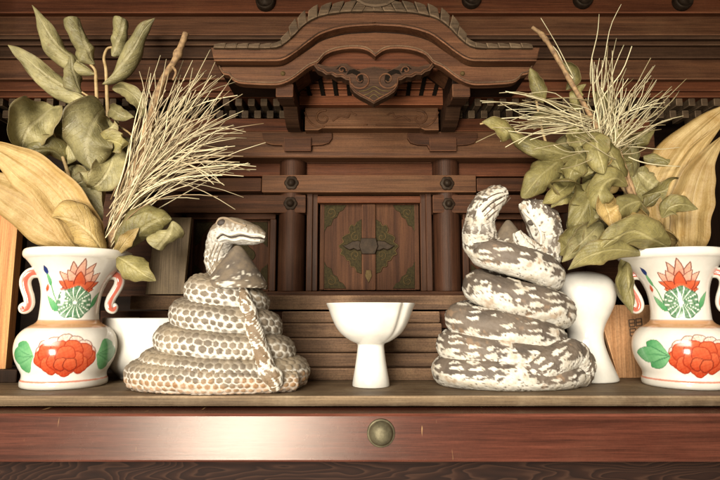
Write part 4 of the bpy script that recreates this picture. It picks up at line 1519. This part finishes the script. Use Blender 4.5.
# smooth heights
zz = np.convolve(np.pad(zz, 20, mode='edge'), np.ones(41) / 41, mode='valid')
sc_ = np.array([at(461, y, S2Y).x - at(460, y, S2Y).x for y in yl])
x2 = np.array([at(c_ + a_ * math.cos(p_), y_, S2Y).x for c_, a_, p_, y_ in zip(ccx, ax_, ph2, yl)])
coil2 = np.stack([x2, S2Y + by_ * np.sin(ph2), zz], -1)
hl = [(506.5, 191.5, -.013), (500.5, 194, -.013), (492, 199.5, -.013), (484.5, 208, -.012), (480.5, 219, -.011), (479.5, 231, -.009), (480.5, 243, -.006)]
hr = [4.5, 9.0, 12.8, 14.6, 13.6, 16.6, 17.0]
hp = np.array([tuple(at(*q)) for q in hl])
npt = catmull(np.vstack([hp, coil2[8]]), 150)
nrd = np.interp(np.linspace(0, 7, 150), range(8), hr + [14.5]) * mm
full = np.vstack([npt[:-1], coil2[8:]])
frad = np.concatenate([nrd[:-1], r2[8:]])
hf = np.concatenate([np.ones(85), np.linspace(1, 0, 30), np.zeros(len(full) - 115)])
pk4 = resample(np.column_stack([full, frad, hf]), 1700)
sb2 = snake_tube('coiled_body', pk4[:, :3], pk4[:, 3], 104, 2, sn2, 57, head=np.clip(pk4[:, 4], 0, 1), crown=(-0.55, -0.1, 0.83))
# second snake: neck and head on the right, tail knot at lower right
h2 = [(521.5, 202.5, -.015), (526.5, 206, -.015), (534, 211.5, -.014), (542, 220.5, -.012), (546, 233, -.010), (547, 247, -.008), (544, 262, -.004), (530, 276, .006)]
h2r = [4.0, 8.5, 13.0, 16.2, 15.6, 13.4, 13.5, 13]
P2 = catmull(np.array([tuple(at(*q)) for q in h2]), 380)
sb3 = snake_tube('second_neck', P2, np.interp(np.linspace(0, 7, 380), range(8), h2r) * mm, 96, 2, sn2, 77, head=np.concatenate([np.ones(230), np.linspace(1, 0, 50), np.zeros(100)]), crown=(0.62, -0.5, 0.6))
jw = [(516.5, 232, -.024), (519.5, 238, -.024), (526, 245, -.022), (535, 250, -.017), (546, 252, -.010)]
P2 = catmull(np.array([tuple(at(*q)) for q in jw]), 150)
snake_tube('lower_jaw', P2, np.interp(np.linspace(0, 4, 150), range(5), [3.6, 6.0, 7.0, 7.6, 7]) * mm, 60, 2, sn2, 79, head=np.ones(150))
tl_ = [(520, 372, -.036), (540, 367, -.040), (558, 358, -.036), (571, 354, -.024), (579, 364, -.014), (578, 374, -.012), (570, 376, -.022), (556, 378, -.034)]
P2 = catmull(np.array([tuple(at(*q)) for q in tl_]), 420)
P2[:, 2] = np.maximum(P2[:, 2], 0.0125)
snake_tube('tail', P2, np.interp(np.linspace(0, 1, 420), [0, .3, .6, .85, 1], [12, 14, 14.5, 12, 8]) * mm, 80, 2, sn2, 83)
clay_cone('jewel_cone', 509, 220, 247, -0.008, 0.019, sn2, 91, white=0.25)
pf = probe([sb2, sb3])
for q, r_ in (((531.5, 222.5, -.0248), 0.0034), ((486, 200.5, -.0225), 0.0026)):
    ball('eye', pf(q[0], q[1], q[2], -0.0010), r_, M_clay, sn2, '#4a4036', (1.2, 0.6, 0.9))
for dx, dy, c_, r_ in ((0, 0, '#4a3c30', 0.0008), (-1.2, -2.4, '#cfc7b7', 0.0012), (2.2, 4.4, '#5a4a3c', 0.0006), (4.2, 8.2, '#5a4a3c', 0.0006), (-3.0, -5.4, '#5a4a3c', 0.0006)):
    clay_line('mouth' if dx == 0 else 'head_fold', [(508 + dx * .6, 194.5 + dy * .4, -.0135), (500 + dx, 198 + dy * .8, -.0205), (491 + dx, 203.5 + dy, -.0235), (482 + dx, 212 + dy, -.0222)], r_, c_, sn2, pf)
clay_line('brow', [(520, 204.5, -.0175), (526, 213, -.0235), (535, 222, -.0255), (541, 234, -.0222), (541, 244, -.0222)], 0.0016, '#cfc7b7', sn2, pf)
clay_line('mouth', [(519, 208, -.0175), (523, 218, -.0235), (529, 229, -.0255), (534, 240, -.0222)], 0.0008, '#4a3c30', sn2, pf)


# ================================================================== dried plants


def leaf(path, width, twist, curl, mat, parent, shape='lance', seed=0, ripple=0.6, name='leaf', nu=52, nv=25, fold=0.0):
    P = catmull(np.array([tuple(at(*q)) for q in path]), nu)
    T = np.gradient(P, axis=0)
    T /= np.linalg.norm(T, axis=1)[:, None]
    view = CAM - P
    view /= np.linalg.norm(view, axis=1)[:, None]
    nrm = view - T * (view * T).sum(1)[:, None]
    nrm /= np.linalg.norm(nrm, axis=1)[:, None]
    u = np.linspace(0, 1, nu)
    tw = np.radians(np.interp(u, np.linspace(0, 1, len(twist)), twist) if isinstance(twist, (list, tuple)) else np.full(nu, twist))
    side = np.cross(T, nrm)
    n2 = nrm * np.cos(tw)[:, None] + side * np.sin(tw)[:, None]
    s2 = np.cross(T, n2)
    if shape == 'lance':
        w = np.sin(np.pi * u ** 0.9) ** 0.85
    elif shape == 'broad':
        w = np.sin(np.pi * u ** 0.8) ** 0.6
    elif shape == 'roll':
        w = np.clip(u * 5 + 0.2, 0, 1) * (1 - 0.12 * u)
    else:
        w = (np.sin(np.pi * np.clip(u ** 0.75, 0, 1)) ** 0.9)
    w = np.maximum(w, 0.035)
    cu = np.interp(u, np.linspace(0, 1, len(curl)), curl) if isinstance(curl, (list, tuple)) else np.full(nu, float(curl))
    cu = np.where(np.abs(cu) < 0.05, 0.05, cu)
    half = width * mm * 0.5 * w
    v = np.linspace(-1, 1, nv)
    # cross-section is an arc of total angle cu
    ph = v[None] * cu[:, None] / 2
    Rr = (half / np.where(np.abs(np.sin(np.minimum(np.abs(cu) / 2, 1.3))) > 1e-3, np.sin(np.minimum(np.abs(cu) / 2, 1.3)), 1)) * np.sign(cu)
    off_s = Rr[:, None] * np.sin(ph)
    off_n = Rr[:, None] * (1 - np.cos(ph)) + fold * np.abs(v)[None] * half[:, None]
    r = np.random.default_rng(seed)
    f1, f2 = r.uniform(5, 9), r.uniform(9, 15)
    if shape == 'yellow':
        off_n = off_n + 1.5 * mm * np.sin(v * 7.5 + 1.2 * np.sin(u * 2.4 + r.uniform(0, 6))[:, None] + r.uniform(0, 6)) * w[:, None]
    rip = 1.5 * ripple * mm * (np.sin(u * f1 + r.uniform(0, 6))[:, None] * v[None] + 0.6 * np.sin(u * f2 + r.uniform(0, 6))[:, None] * np.abs(v)[None] ** 2 * np.sign(v)[None])
    off_n = off_n + rip * np.minimum(w, 1)[:, None]
    edge = 1 + 0.05 * np.sin(u * r.uniform(20, 30) + r.uniform(0, 6)) + 0.06 * np.sin(u * r.uniform(8, 13) + r.uniform(0, 6))
    cr_ = np.abs(np.sin(u[:, None] * r.uniform(4, 8) + v[None] * r.uniform(-2, 2) + r.uniform(0, 6)))
    ec = r.uniform(0.15, 0.75) * (1 if r.random() > 0.35 else -1)
    if shape not in ('yellow', 'roll'):
        off_n = off_n + ec * half[:, None] * np.abs(v)[None] ** 3.5 * (0.5 + 0.5 * np.sin(u * r.uniform(5, 9) + r.uniform(0, 6)))[:, None]
    off_n = off_n - (0.0 if shape == 'yellow' else 2.0) * mm * cr_ * np.minimum(w, 1)[:, None] * min(1.0, width / 22)
    off_n = off_n + 1.5 * mm * np.sin(u * r.uniform(9, 14) + r.uniform(0, 6))[:, None] * (0.4 + 0.6 * np.cos(v * r.uniform(1.5, 3) + r.uniform(0, 3)))[None] * w[:, None]
    V = P[:, None, :] + s2[:, None, :] * (off_s * edge[:, None])[..., None] + n2[:, None, :] * off_n[..., None]
    i, j = np.meshgrid(np.arange(nu - 1), np.arange(nv - 1), indexing='ij')
    Fq = np.stack([i * nv + j, (i + 1) * nv + j, (i + 1) * nv + j + 1, i * nv + j + 1], -1).reshape(-1, 4)
    uv = np.stack([u[:, None] * np.ones(nv), (v[None] * 0.5 + 0.5) * np.ones((nu, 1))], -1).reshape(-1, 2)
    V = V.reshape(-1, 3)
    # give the blade a real thickness
    nvv = n2[:, None, :] * np.cos(ph)[..., None] - s2[:, None, :] * np.sin(ph)[..., None]
    th_ = 0.00022
    V2 = V - (nvv.reshape(-1, 3)) * th_
    m0 = nu * nv
    Fb = Fq[:, ::-1] + m0
    ring = list(range(nv)) + [q * nv + nv - 1 for q in range(1, nu)] + list(range((nu - 1) * nv + nv - 2, (nu - 1) * nv - 1, -1)) + [q * nv for q in range(nu - 2, 0, -1)]
    ring = np.array(ring)
    nx = np.roll(ring, -1)
    Fs = np.stack([ring, nx, nx + m0, ring + m0], -1)
    return obj(name, np.vstack([V, V2]), np.vstack([Fq, Fb, Fs]), mat, parent, smooth=True, uv=np.vstack([uv, uv]))


def stem(path, r0, r1, mat, parent, name='stem', k=8, knots=0.0, seed=0):
    P = catmull(np.array([tuple(at(*q)) for q in path]), 48)
    r = np.linspace(r0, r1, 48) * mm
    if knots:
        g = np.random.default_rng(seed)
        for c_ in g.uniform(0.05, 0.95, 9):
            r = r * (1 + knots * np.exp(-((np.linspace(0, 1, 48) - c_) / 0.02) ** 2))
    return tube(name, P, r, mat, parent, k=k)


vLx = at(64.5, 386, -0.004).x
vRx = at(685.5, 386, -0.004).x
# ---------------- left: straw leaves
t = thing('straw_leaf', 'upper of two broad straw-coloured leaves leaning out of the left vase', 'dried leaf', (vLx, -0.004, 0.118), 'straw leaves in the left vase')
leaf([(92, 262, -.014), (78, 226, -.026), (48, 186, -.036), (10, 158, -.044), (-22, 141, -.050)], 45, [10, -8, -16], 0.7, M_yel, t, 'yellow', 1, 1.2, 'blade', fold=0.1)
t = thing('straw_leaf', 'lower broad straw-coloured leaf drooping over the left vase rim', 'dried leaf', (vLx, -0.008, 0.118), 'straw leaves in the left vase')
leaf([(86, 262, -.012), (66, 232, -.024), (30, 204, -.034), (-8, 183, -.042), (-34, 170, -.048)], 50, [-14, 8, 14], -0.6, M_yel, t, 'yellow', 2, 1.4, 'blade', fold=-0.08)
# ---------------- left: broadleaf branch
t = thing('broadleaf_branch', 'dried olive broadleaf branch with rolled leaves standing in the left vase', 'branch', (vLx, 0.004, 0.118))
stem([(86, 262, .004), (94, 200, .006), (98, 140, .002), (97, 104, -.004), (96, 82, -.006), (95, 70, -.006), (88, 62, -.006)], 2.6, 1.3, M_stem, t)
stem([(90, 262, .006), (104, 190, .008), (108, 130, .004), (107, 96, .0), (106, 70, -.002), (104, 58, -.002), (107, 49, -.002), (112, 47, -.002)], 2.4, 1.2, M_stem, t)
stem([(82, 262, .002), (72, 190, -.008), (62, 155, -.016), (50, 128, -.020), (42, 116, -.022)], 2.2, 1.2, M_stem, t)
stem([(107, 84, -.001), (116, 72, -.003), (124, 58, -.005)], 1.3, 0.9, M_stem, t, 'twig')
stem([(107, 122, .002), (118, 126, .0), (128, 132, -.002), (134, 138, -.004)], 1.3, 0.9, M_stem, t, 'twig')
stem([(97, 110, -.004), (90, 98, -.006), (82, 92, -.008)], 1.3, 0.9, M_stem, t, 'twig')
LL = [
    ([(96, 74, -.006), (78, 60, -.010), (58, 46, -.016), (44, 26, -.020), (32, 5, -.022)], 21, [70, 30, -30], [-5.2, -3.6, -1.6], M_olive, 'lance', 0.8),
    ([(96, 104, -.004), (72, 90, -.010), (46, 75, -.018), (26, 58, -.022), (8, 45, -.024)], 22, [60, 20, -20], [-5.4, -3.4, 1.6], M_olive, 'lance', 0.8),
    ([(95, 64, -.006), (88, 50, -.012), (83, 36, -.014), (80, 18, -.014)], 18, [50, 10, 60], [-3.4, -5.6, -6.0], M_olive, 'roll', 0.9),
    ([(82, 94, -.006), (77, 82, -.012), (72, 68, -.014), (71, 54, -.014)], 18, [60, -20], [-2.6, -4.6], M_olive, 'lance', 1.0),
    ([(112, 56, -.004), (116, 44, -.008), (121, 32, -.010), (124, 18, -.010)], 16, [-40, 20], [-4.2, -6.0], M_olive, 'roll', 0.8),
    ([(102, 84, -.004), (116, 70, -.010), (132, 50, -.016), (144, 30, -.018), (155, 18, -.020)], 18, [-60, -10, 30], [-5.0, -3.4, 1.4], M_olive, 'lance', 0.8),
    ([(112, 89, -.002), (124, 89, -.010), (134, 96, -.016), (140, 106, -.018), (141, 118, -.018)], 17, [30, -30], [1.4, 0.6], M_olive, 'lance', 0.8),
    ([(110, 108, .0), (116, 112, -.008), (124, 116, -.012), (134, 117, -.012)], 15, [20, -20], [2.8, 3.6], M_olive, 'lance', 0.6),
    ([(104, 108, -.008), (96, 118, -.026), (88, 136, -.034), (86, 152, -.032), (92, 170, -.024)], 52, [-26, 8, 40], [-0.8, -1.9, -3.2], M_olive, 'broad', 3.6),
    ([(54, 106, -.014), (44, 114, -.026), (32, 124, -.034), (24, 138, -.034), (22, 156, -.026)], 38, [40, 10, -30], [2.4, 1.2, 2.2], M_olive, 'broad', 2.6),
    ([(66, 162, -.012), (54, 152, -.024), (42, 150, -.030), (30, 152, -.032), (20, 160, -.030)], 26, [-40, 20], -2.4, M_green, 'broad', 2.2),
    ([(112, 146, .0), (112, 160, -.014), (106, 174, -.020), (98, 184, -.020), (90, 188, -.014)], 30, [30, -30], [1.4, 2.8], M_olive, 'broad', 2.4),
    ([(70, 166, -.004), (78, 182, -.014), (90, 204, -.018), (100, 228, -.014)], 29, [10, -16], 0.8, M_olive, 'lance', 1.2),
    ([(106, 256, -.026), (92, 236, -.038), (78, 224, -.044), (64, 218, -.044), (52, 218, -.038)], 32, [30, -10, -50], [-0.8, -2.2, -3.2], M_tan, 'broad', 1.6),
    ([(120, 252, -.008), (132, 238, -.022), (146, 226, -.028), (160, 219, -.028), (172, 219, -.022)], 34, [25, -10], [-1.6, -2.6, -3.4], M_green, 'broad', 1.6),
    ([(172, 221, -.026), (170, 230, -.032), (165, 240, -.032), (157, 250, -.028)], 19, [40, 0, -30], [-3.0, -5.0, -6.0], M_olive, 'roll', 1.0),
    ([(116, 256, -.018), (126, 262, -.028), (140, 272, -.030), (156, 281, -.026)], 25, [-20, 20], -2.2, M_green, 'lance', 0.8),
    ([(114, 258, -.014), (122, 246, -.024), (130, 236, -.028), (139, 228, -.028)], 13, [10, -10], 1.2, M_tan, 'lance', 0.6),
    ([(96, 200, .010), (88, 186, .012), (76, 176, .012), (62, 172, .010)], 28, 20, 1.2, M_green, 'broad', 1.2),
    ([(100, 180, .014), (108, 160, .014), (120, 146, .012), (134, 140, .010)], 24, -20, 1.4, M_olive, 'lance', 1.2),
    ([(90, 160, .012), (70, 146, .012), (56, 140, .010), (44, 142, .006)], 24, 15, 1.4, M_olive, 'broad', 1.2),
    ([(100, 250, .012), (112, 236, .014), (126, 214, .014), (134, 196, .012)], 22, 15, 1.2, M_green, 'lance', 1.0),
]
rq = random.Random(15)
for q in range(12):
    bx, by = rq.uniform(40, 112), rq.uniform(118, 190)
    an = math.radians(rq.choice([rq.uniform(190, 300), rq.uniform(120, 200), rq.uniform(-80, 0)]))
    Ln = rq.uniform(22, 38)
    ex, ey = bx + Ln * math.cos(an), by - Ln * math.sin(an)
    y0 = rq.uniform(-.020, .004)
    LL.append(([(bx, by, y0), (bx + (ex - bx) * .35 + rq.uniform(-4, 4), by + (ey - by) * .35 + rq.uniform(-5, 2), y0 - .008), (bx + (ex - bx) * .7 + rq.uniform(-4, 4), by + (ey - by) * .7 + rq.uniform(-4, 2), y0 - .012), (ex, ey, y0 - .006)],
               rq.uniform(14, 24), [rq.uniform(-60, 60), rq.uniform(-60, 60)], rq.choice([-1, 1]) * rq.uniform(1.2, 3.0), rq.choice([M_olive, M_olive, M_green]), rq.choice(['lance', 'broad']), 1.6))
for q, (pth, w, tw, cu, m, shp, rp) in enumerate(LL):
    leaf(pth, w, tw, cu, m, t, shp, 100 + q, rp)


def needles(t, count, gen, mat):
    for q in range(count):
        p0, p1, p2, r0 = gen(q)
        u = np.linspace(0, 1, 9)[:, None]
        P = (1 - u) ** 2 * p0 + 2 * u * (1 - u) * p1 + u ** 2 * p2
        L_ = np.linalg.norm(p2 - p0)
        kk = rng.normal(size=(2, 3)) * L_ * 0.020
        P = P + np.sin(u * np.pi) * kk[0] * 1.5 + np.sin(u * 2 * np.pi + 0.5) * kk[1]
        tube('needle', P, np.linspace(r0, r0 * 0.55, 9) * mm, mat, t, k=5)


# ---------------- left: pine
t = thing('pine_branch', 'dry pine sprig with long straw needles sweeping right from the left vase', 'branch', (vLx + 0.02, -0.006, 0.118))
stem([(106, 262, -.010), (120, 218, -.016), (136, 170, -.018), (150, 120, -.018), (162, 82, -.018), (174, 62, -.018), (182, 44, -.018), (186, 33, -.018)], 3.6, 3.2, M_bark, t, 'twig', 10, 0.28, 5)
stem([(172, 66, -.018), (176, 72, -.024), (173, 80, -.026)], 1.6, 1.0, M_bark, t, 'twig')
r = random.Random(11)


TIPS = np.array([(236, 196), (256, 182), (262, 158), (258, 140), (242, 118), (230, 98), (234, 74), (214, 68), (200, 62), (176, 58), (162, 62), (150, 66)], dtype=float)


def genL(q):
    a = r.random() ** 1.2
    bx, by = 108 + 30 * a + r.gauss(0, 4), 247 - 92 * a + r.gauss(0, 5)
    g = min(max(r.betavariate(1.15, 1.35), 0), 0.999) * (len(TIPS) - 1)
    k0 = int(g)
    tip = TIPS[k0] * (1 - (g - k0)) + TIPS[k0 + 1] * (g - k0) + np.array((r.gauss(0, 9), r.gauss(0, 9)))
    f = r.uniform(0.62, 1.04)
    tip = np.array((bx, by)) * (1 - f) + tip * f
    L = math.hypot(tip[0] - bx, tip[1] - by)
    d0 = math.radians(64 + r.gauss(0, 5))
    d1 = math.atan2(by - tip[1], tip[0] - bx)
    bend = d1 + (d0 - d1) * (0.75 if a < 0.5 else 0.35)
    y0 = -0.014 + r.gauss(0, 0.005)
    y1 = y0 - r.uniform(-0.02, 0.035)
    mid_ = (bx + 0.5 * L * math.cos(bend), by - 0.5 * L * math.sin(bend))
    return np.array(at(bx, by, y0)), np.array(at(mid_[0], mid_[1], (y0 + y1) / 2)), np.array(at(tip[0], tip[1], y1)), r.uniform(0.5, 0.8)


needles(t, 158, genL, M_needle)

# ---------------- right: straw leaves
t = thing('straw_leaf', 'tallest straw-coloured leaf behind the small olive leaf in the right vase', 'dried leaf', (vRx, -0.002, 0.118), 'straw leaves in the right vase')
leaf([(676, 264, .002), (662, 226, -.004), (660, 188, -.008), (682, 148, -.014), (708, 122, -.022), (736, 100, -.030)], 50, [14, -10, -22], -0.7, M_yel, t, 'yellow', 5, 1.5, 'blade', fold=-0.08)
t = thing('straw_leaf', 'straw-coloured leaf nearest the right edge with pointed tip turned up', 'dried leaf', (vRx, -0.004, 0.118), 'straw leaves in the right vase')
leaf([(690, 264, -.008), (690, 232, -.018), (692, 198, -.024), (702, 166, -.030), (724, 134, -.036)], 38, [-14, 6, 26], 0.8, M_yel, t, 'yellow', 6, 1.3, 'blade', fold=0.1)
t = thing('straw_leaf', 'narrow straw-coloured leaf between the two wide ones in the right vase', 'dried leaf', (vRx, -0.003, 0.118), 'straw leaves in the right vase')
leaf([(680, 264, -.006), (674, 226, -.014), (676, 192, -.018), (696, 150, -.024), (722, 124, -.032)], 28, [10, -10, -30], -1.3, M_yel, t, 'yellow', 8, 1.3, 'blade')

# ---------------- right: broadleaf branch
t = thing('broadleaf_branch', 'dried green broadleaf branch crowding over the white waisted vessel from the right vase', 'branch', (vRx - 0.02, -0.002, 0.118))
stem([(672, 264, .0), (650, 225, .004), (625, 190, .006), (605, 160, .004), (592, 130, .002)], 3.0, 1.6, M_stem, t)
stem([(668, 266, -.004), (640, 245, -.006), (610, 225, -.008), (585, 200, -.006), (560, 172, -.004), (545, 140, -.002), (536, 100, .0)], 2.6, 1.2, M_stem, t)
stem([(480, 124, -.012), (492, 122, -.014), (506, 126, -.012), (530, 140, -.006), (566, 160, -.002)], 0.9, 1.4, M_stem, t, 'twig')
RR = [
    ([(543, 103, .0), (540, 92, -.006), (535, 80, -.008), (530, 68, -.008)], 14, [10, -10], 1.0, M_green, 'lance', 0.5),
    ([(518, 138, -.006), (508, 132, -.014), (496, 124, -.018), (482, 122, -.018)], 16, [-30, 20], 1.3, M_green, 'lance', 0.8),
    ([(590, 158, -.006), (566, 154, -.018), (540, 148, -.024), (520, 140, -.024), (508, 132, -.020)], 20, [20, -20], -1.4, M_green, 'lance', 0.9),
    ([(590, 132, -.010), (596, 142, -.026), (600, 156, -.030), (604, 174, -.028)], 27, [10, -16], -1.0, M_green, 'broad', 1.0),
    ([(564, 157, -.006), (552, 166, -.020), (538, 178, -.026), (522, 198, -.026)], 29, [20, -14], -1.1, M_green, 'broad', 1.0),
    ([(574, 174, -.010), (566, 186, -.022), (555, 196, -.026), (542, 204, -.024)], 17, [20, -10], 1.4, M_green, 'lance', 0.8),
    ([(578, 194, -.012), (570, 196, -.024), (560, 200, -.028), (551, 208, -.026)], 12, [20, -10], -1.4, M_green, 'lance', 0.6),
    ([(596, 176, -.008), (592, 192, -.022), (582, 214, -.028), (568, 236, -.028)], 31, [-10, 20], -1.0, M_green, 'lance', 1.2),
    ([(628, 186, -.010), (616, 178, -.024), (604, 184, -.030), (598, 200, -.032), (600, 212, -.030)], 26, [30, -20], -1.5, M_green, 'lance', 1.0),
    ([(606, 196, -.016), (606, 206, -.034), (610, 216, -.038), (612, 228, -.036)], 19, [10, -10], 0.9, M_tan, 'broad', 0.8),
    ([(648, 210, -.010), (640, 202, -.024), (628, 204, -.030), (618, 214, -.032), (612, 226, -.032)], 22, [30, -30], -1.6, M_green, 'lance', 0.9),
    ([(630, 212, -.020), (626, 222, -.034), (620, 228, -.036), (612, 226, -.034)], 20, 10, 0.7, M_tan, 'broad', 0.8),
    ([(670, 248, -.028), (654, 240, -.044), (634, 232, -.050), (616, 238, -.050), (600, 250, -.046)], 31, [10, -20], -1.1, M_green, 'broad', 1.3),
    ([(602, 222, -.014), (590, 234, -.030), (576, 248, -.034), (562, 262, -.034)], 20, [10, -14], 1.0, M_green, 'lance', 1.0),
    ([(644, 254, -.026), (624, 250, -.042), (604, 251, -.046), (586, 258, -.046), (568, 270, -.042)], 22, [20, -10], -1.4, M_green, 'lance', 1.0),
    ([(596, 226, -.018), (590, 240, -.032), (584, 252, -.036), (575, 266, -.034)], 22, [-10, 20], -0.9, M_olive, 'lance', 1.0),
    ([(628, 260, -.004), (628, 276, -.012), (631, 294, -.014), (633, 314, -.012)], 16, [10, -14], -1.6, M_green, 'lance', 1.0),
    ([(622, 258, .0), (624, 272, -.006), (623, 286, -.008), (625, 302, -.006)], 13, [-10, 20], 1.6, M_green, 'lance', 1.0),
    ([(634, 206, .004), (636, 192, .0), (640, 178, -.002), (644, 166, -.002)], 23, [10, -10], 0.8, M_green, 'broad', 0.9),
    ([(662, 218, -.040), (670, 208, -.048), (682, 204, -.050), (698, 209, -.048)], 20, [20, -30], -1.6, M_green, 'lance', 0.7),
    ([(566, 90, .0), (572, 78, -.006), (570, 68, -.008), (562, 62, -.008)], 13, [10, -20], 1.6, M_green, 'lance', 0.6),
    ([(580, 112, -.002), (576, 100, -.010), (578, 90, -.012), (586, 84, -.012)], 13, [10, -20], -1.6, M_green, 'lance', 0.6),
    ([(530, 126, .004), (540, 120, .0), (552, 120, -.004), (562, 126, -.006)], 18, 20, 1.2, M_olive, 'lance', 0.8),
    ([(600, 128, .004), (606, 116, .0), (602, 100, -.004), (592, 92, -.004)], 18, 10, 1.2, M_green, 'lance', 0.8),
    ([(640, 240, -.004), (634, 222, -.010), (622, 208, -.010), (606, 204, -.008)], 26, 10, 1.0, M_olive, 'broad', 1.0),
    ([(616, 250, .002), (600, 240, .0), (586, 232, -.002), (570, 230, -.002)], 30, 10, 1.0, M_olive, 'broad', 1.0),
    ([(612, 214, .004), (600, 220, .0), (590, 226, -.004), (574, 228, -.004)], 32, 0, 0.9, M_olive, 'broad', 1.0),
    ([(612, 190, .008), (600, 178, .006), (590, 166, .004), (574, 160, .002)], 30, 0, 0.9, M_green, 'broad', 1.0),
    ([(622, 180, .008), (628, 168, .006), (630, 152, .004), (628, 138, .002)], 24, 0, 0.9, M_olive, 'lance', 1.0),
    ([(600, 152, .008), (586, 146, .006), (570, 142, .004), (552, 146, .002)], 24, 0, 0.9, M_olive, 'lance', 1.0),
    ([(558, 254, -.014), (566, 246, -.026), (574, 236, -.030), (582, 224, -.030)], 20, 10, 0.9, M_green, 'lance', 1.0),
    ([(644, 200, .006), (652, 216, .0), (658, 232, -.004), (664, 250, -.006)], 12, 10, 1.4, M_tan, 'lance', 0.8),
    ([(622, 196, -.002), (634, 212, -.012), (644, 230, -.014), (652, 250, -.014)], 13, -10, 1.4, M_tan, 'lance', 0.8),
]
rq = random.Random(4)
for q in range(26):                                # inner leaves of the thick cluster
    bx, by = rq.uniform(562, 650), rq.uniform(150, 236)
    an = math.radians(rq.choice([rq.uniform(200, 300), rq.uniform(100, 190), rq.uniform(-60, 40)]))
    Ln = rq.uniform(26, 46)
    ex, ey = bx + Ln * math.cos(an), min(by - Ln * math.sin(an), 258)
    y0 = rq.uniform(-.016, .010)
    RR.append(([(bx, by, y0), (bx + (ex - bx) * .35 + rq.uniform(-3, 3), by + (ey - by) * .35 + rq.uniform(-4, 1), y0 - .006), (bx + (ex - bx) * .7 + rq.uniform(-3, 3), by + (ey - by) * .7 + rq.uniform(-3, 1), y0 - .009), (ex, ey, y0 - .006)],
               rq.uniform(13, 24), [rq.uniform(-50, 50), rq.uniform(-50, 50)], rq.choice([-1, 1]) * rq.uniform(0.8, 2.2), rq.choice([M_green, M_green, M_green, M_tan]), rq.choice(['lance', 'lance', 'broad']), 1.0))
for q, (pth, w, tw, cu, m, shp, rp) in enumerate(RR):
    c0 = cu * rq.uniform(1.1, 1.9)
    tw0 = [tw, tw] if not isinstance(tw, list) else tw
    tw0 = [a + rq.uniform(-28, 28) for a in tw0]
    leaf(pth, w * 1.04, tw0, [c0 * rq.uniform(0.5, 1.3), c0, c0 * rq.uniform(0.6, 1.9)], m if rq.random() > 0.06 else M_olive, t, shp, 300 + q, rp * 1.8)

# ---------------- right: pine
t = thing('pine_branch', 'dry pine sprig with pale needles spreading above the right vase leaves', 'branch', (vRx - 0.03, 0.0, 0.118))
stem([(660, 264, .002), (636, 205, -.004), (612, 155, -.010), (592, 118, -.012), (572, 84, -.014), (556, 56, -.014), (543, 36, -.014), (532, 27, -.014)], 3.0, 1.9, M_bark, t, 'twig', 9, 0.22, 9)
stem([(640, 212, -.002), (628, 176, -.006), (616, 140, -.008), (606, 112, -.008)], 2.2, 1.2, M_bark, t, 'twig', 8, 0.2, 12)
r = random.Random(23)


def genR(q):
    y0 = -0.012 + r.gauss(0, 0.004)
    if q < 42:                                    # leftward tuft
        bx, by = 590 + r.gauss(0, 9), 122 + r.gauss(0, 7)
        an = math.radians(r.uniform(158, 196))
        L = r.uniform(55, 98)
        ms = math.radians(r.uniform(-12, 4))
    elif q < 118:                                 # up and right
        a = r.random()
        bx, by = 598 + 22 * a + r.gauss(0, 4), 128 + 26 * a + r.gauss(0, 6)
        an = math.radians(r.uniform(18, 100))
        L = r.uniform(42, 92)
        ms = math.radians(r.uniform(-5, 8))
    else:                                         # low filler
        bx, by = 612 + r.gauss(0, 9), 150 + r.gauss(0, 9)
        an = math.radians(r.choice([r.uniform(-10, 60), r.uniform(110, 200)]))
        L = r.uniform(30, 60)
        ms = math.radians(r.uniform(-12, 12))
    y1 = y0 - r.uniform(-0.015, 0.035)
    mid_ = (bx + 0.5 * L * math.cos(an + ms), by - 0.5 * L * math.sin(an + ms))
    end = (bx + L * math.cos(an), by - L * math.sin(an))
    if q == 56: end, mid_ = (620, 3), (605, 48)
    if q == 57: end, mid_ = (600, 14), (594, 52)
    if q == 58: end, mid_ = (541, 18), (554, 46)
    if q == 59: end, mid_ = (544, 38), (562, 62)
    if q in (56, 57): bx, by = 592, 84
    if q in (58, 59): bx, by = 574, 78
    return np.array(at(bx, by, y0)), np.array(at(mid_[0], mid_[1], (y0 + y1) / 2)), np.array(at(end[0], end[1], y1)), r.uniform(0.5, 0.8)


needles(t, 150, genR, M_needle2)
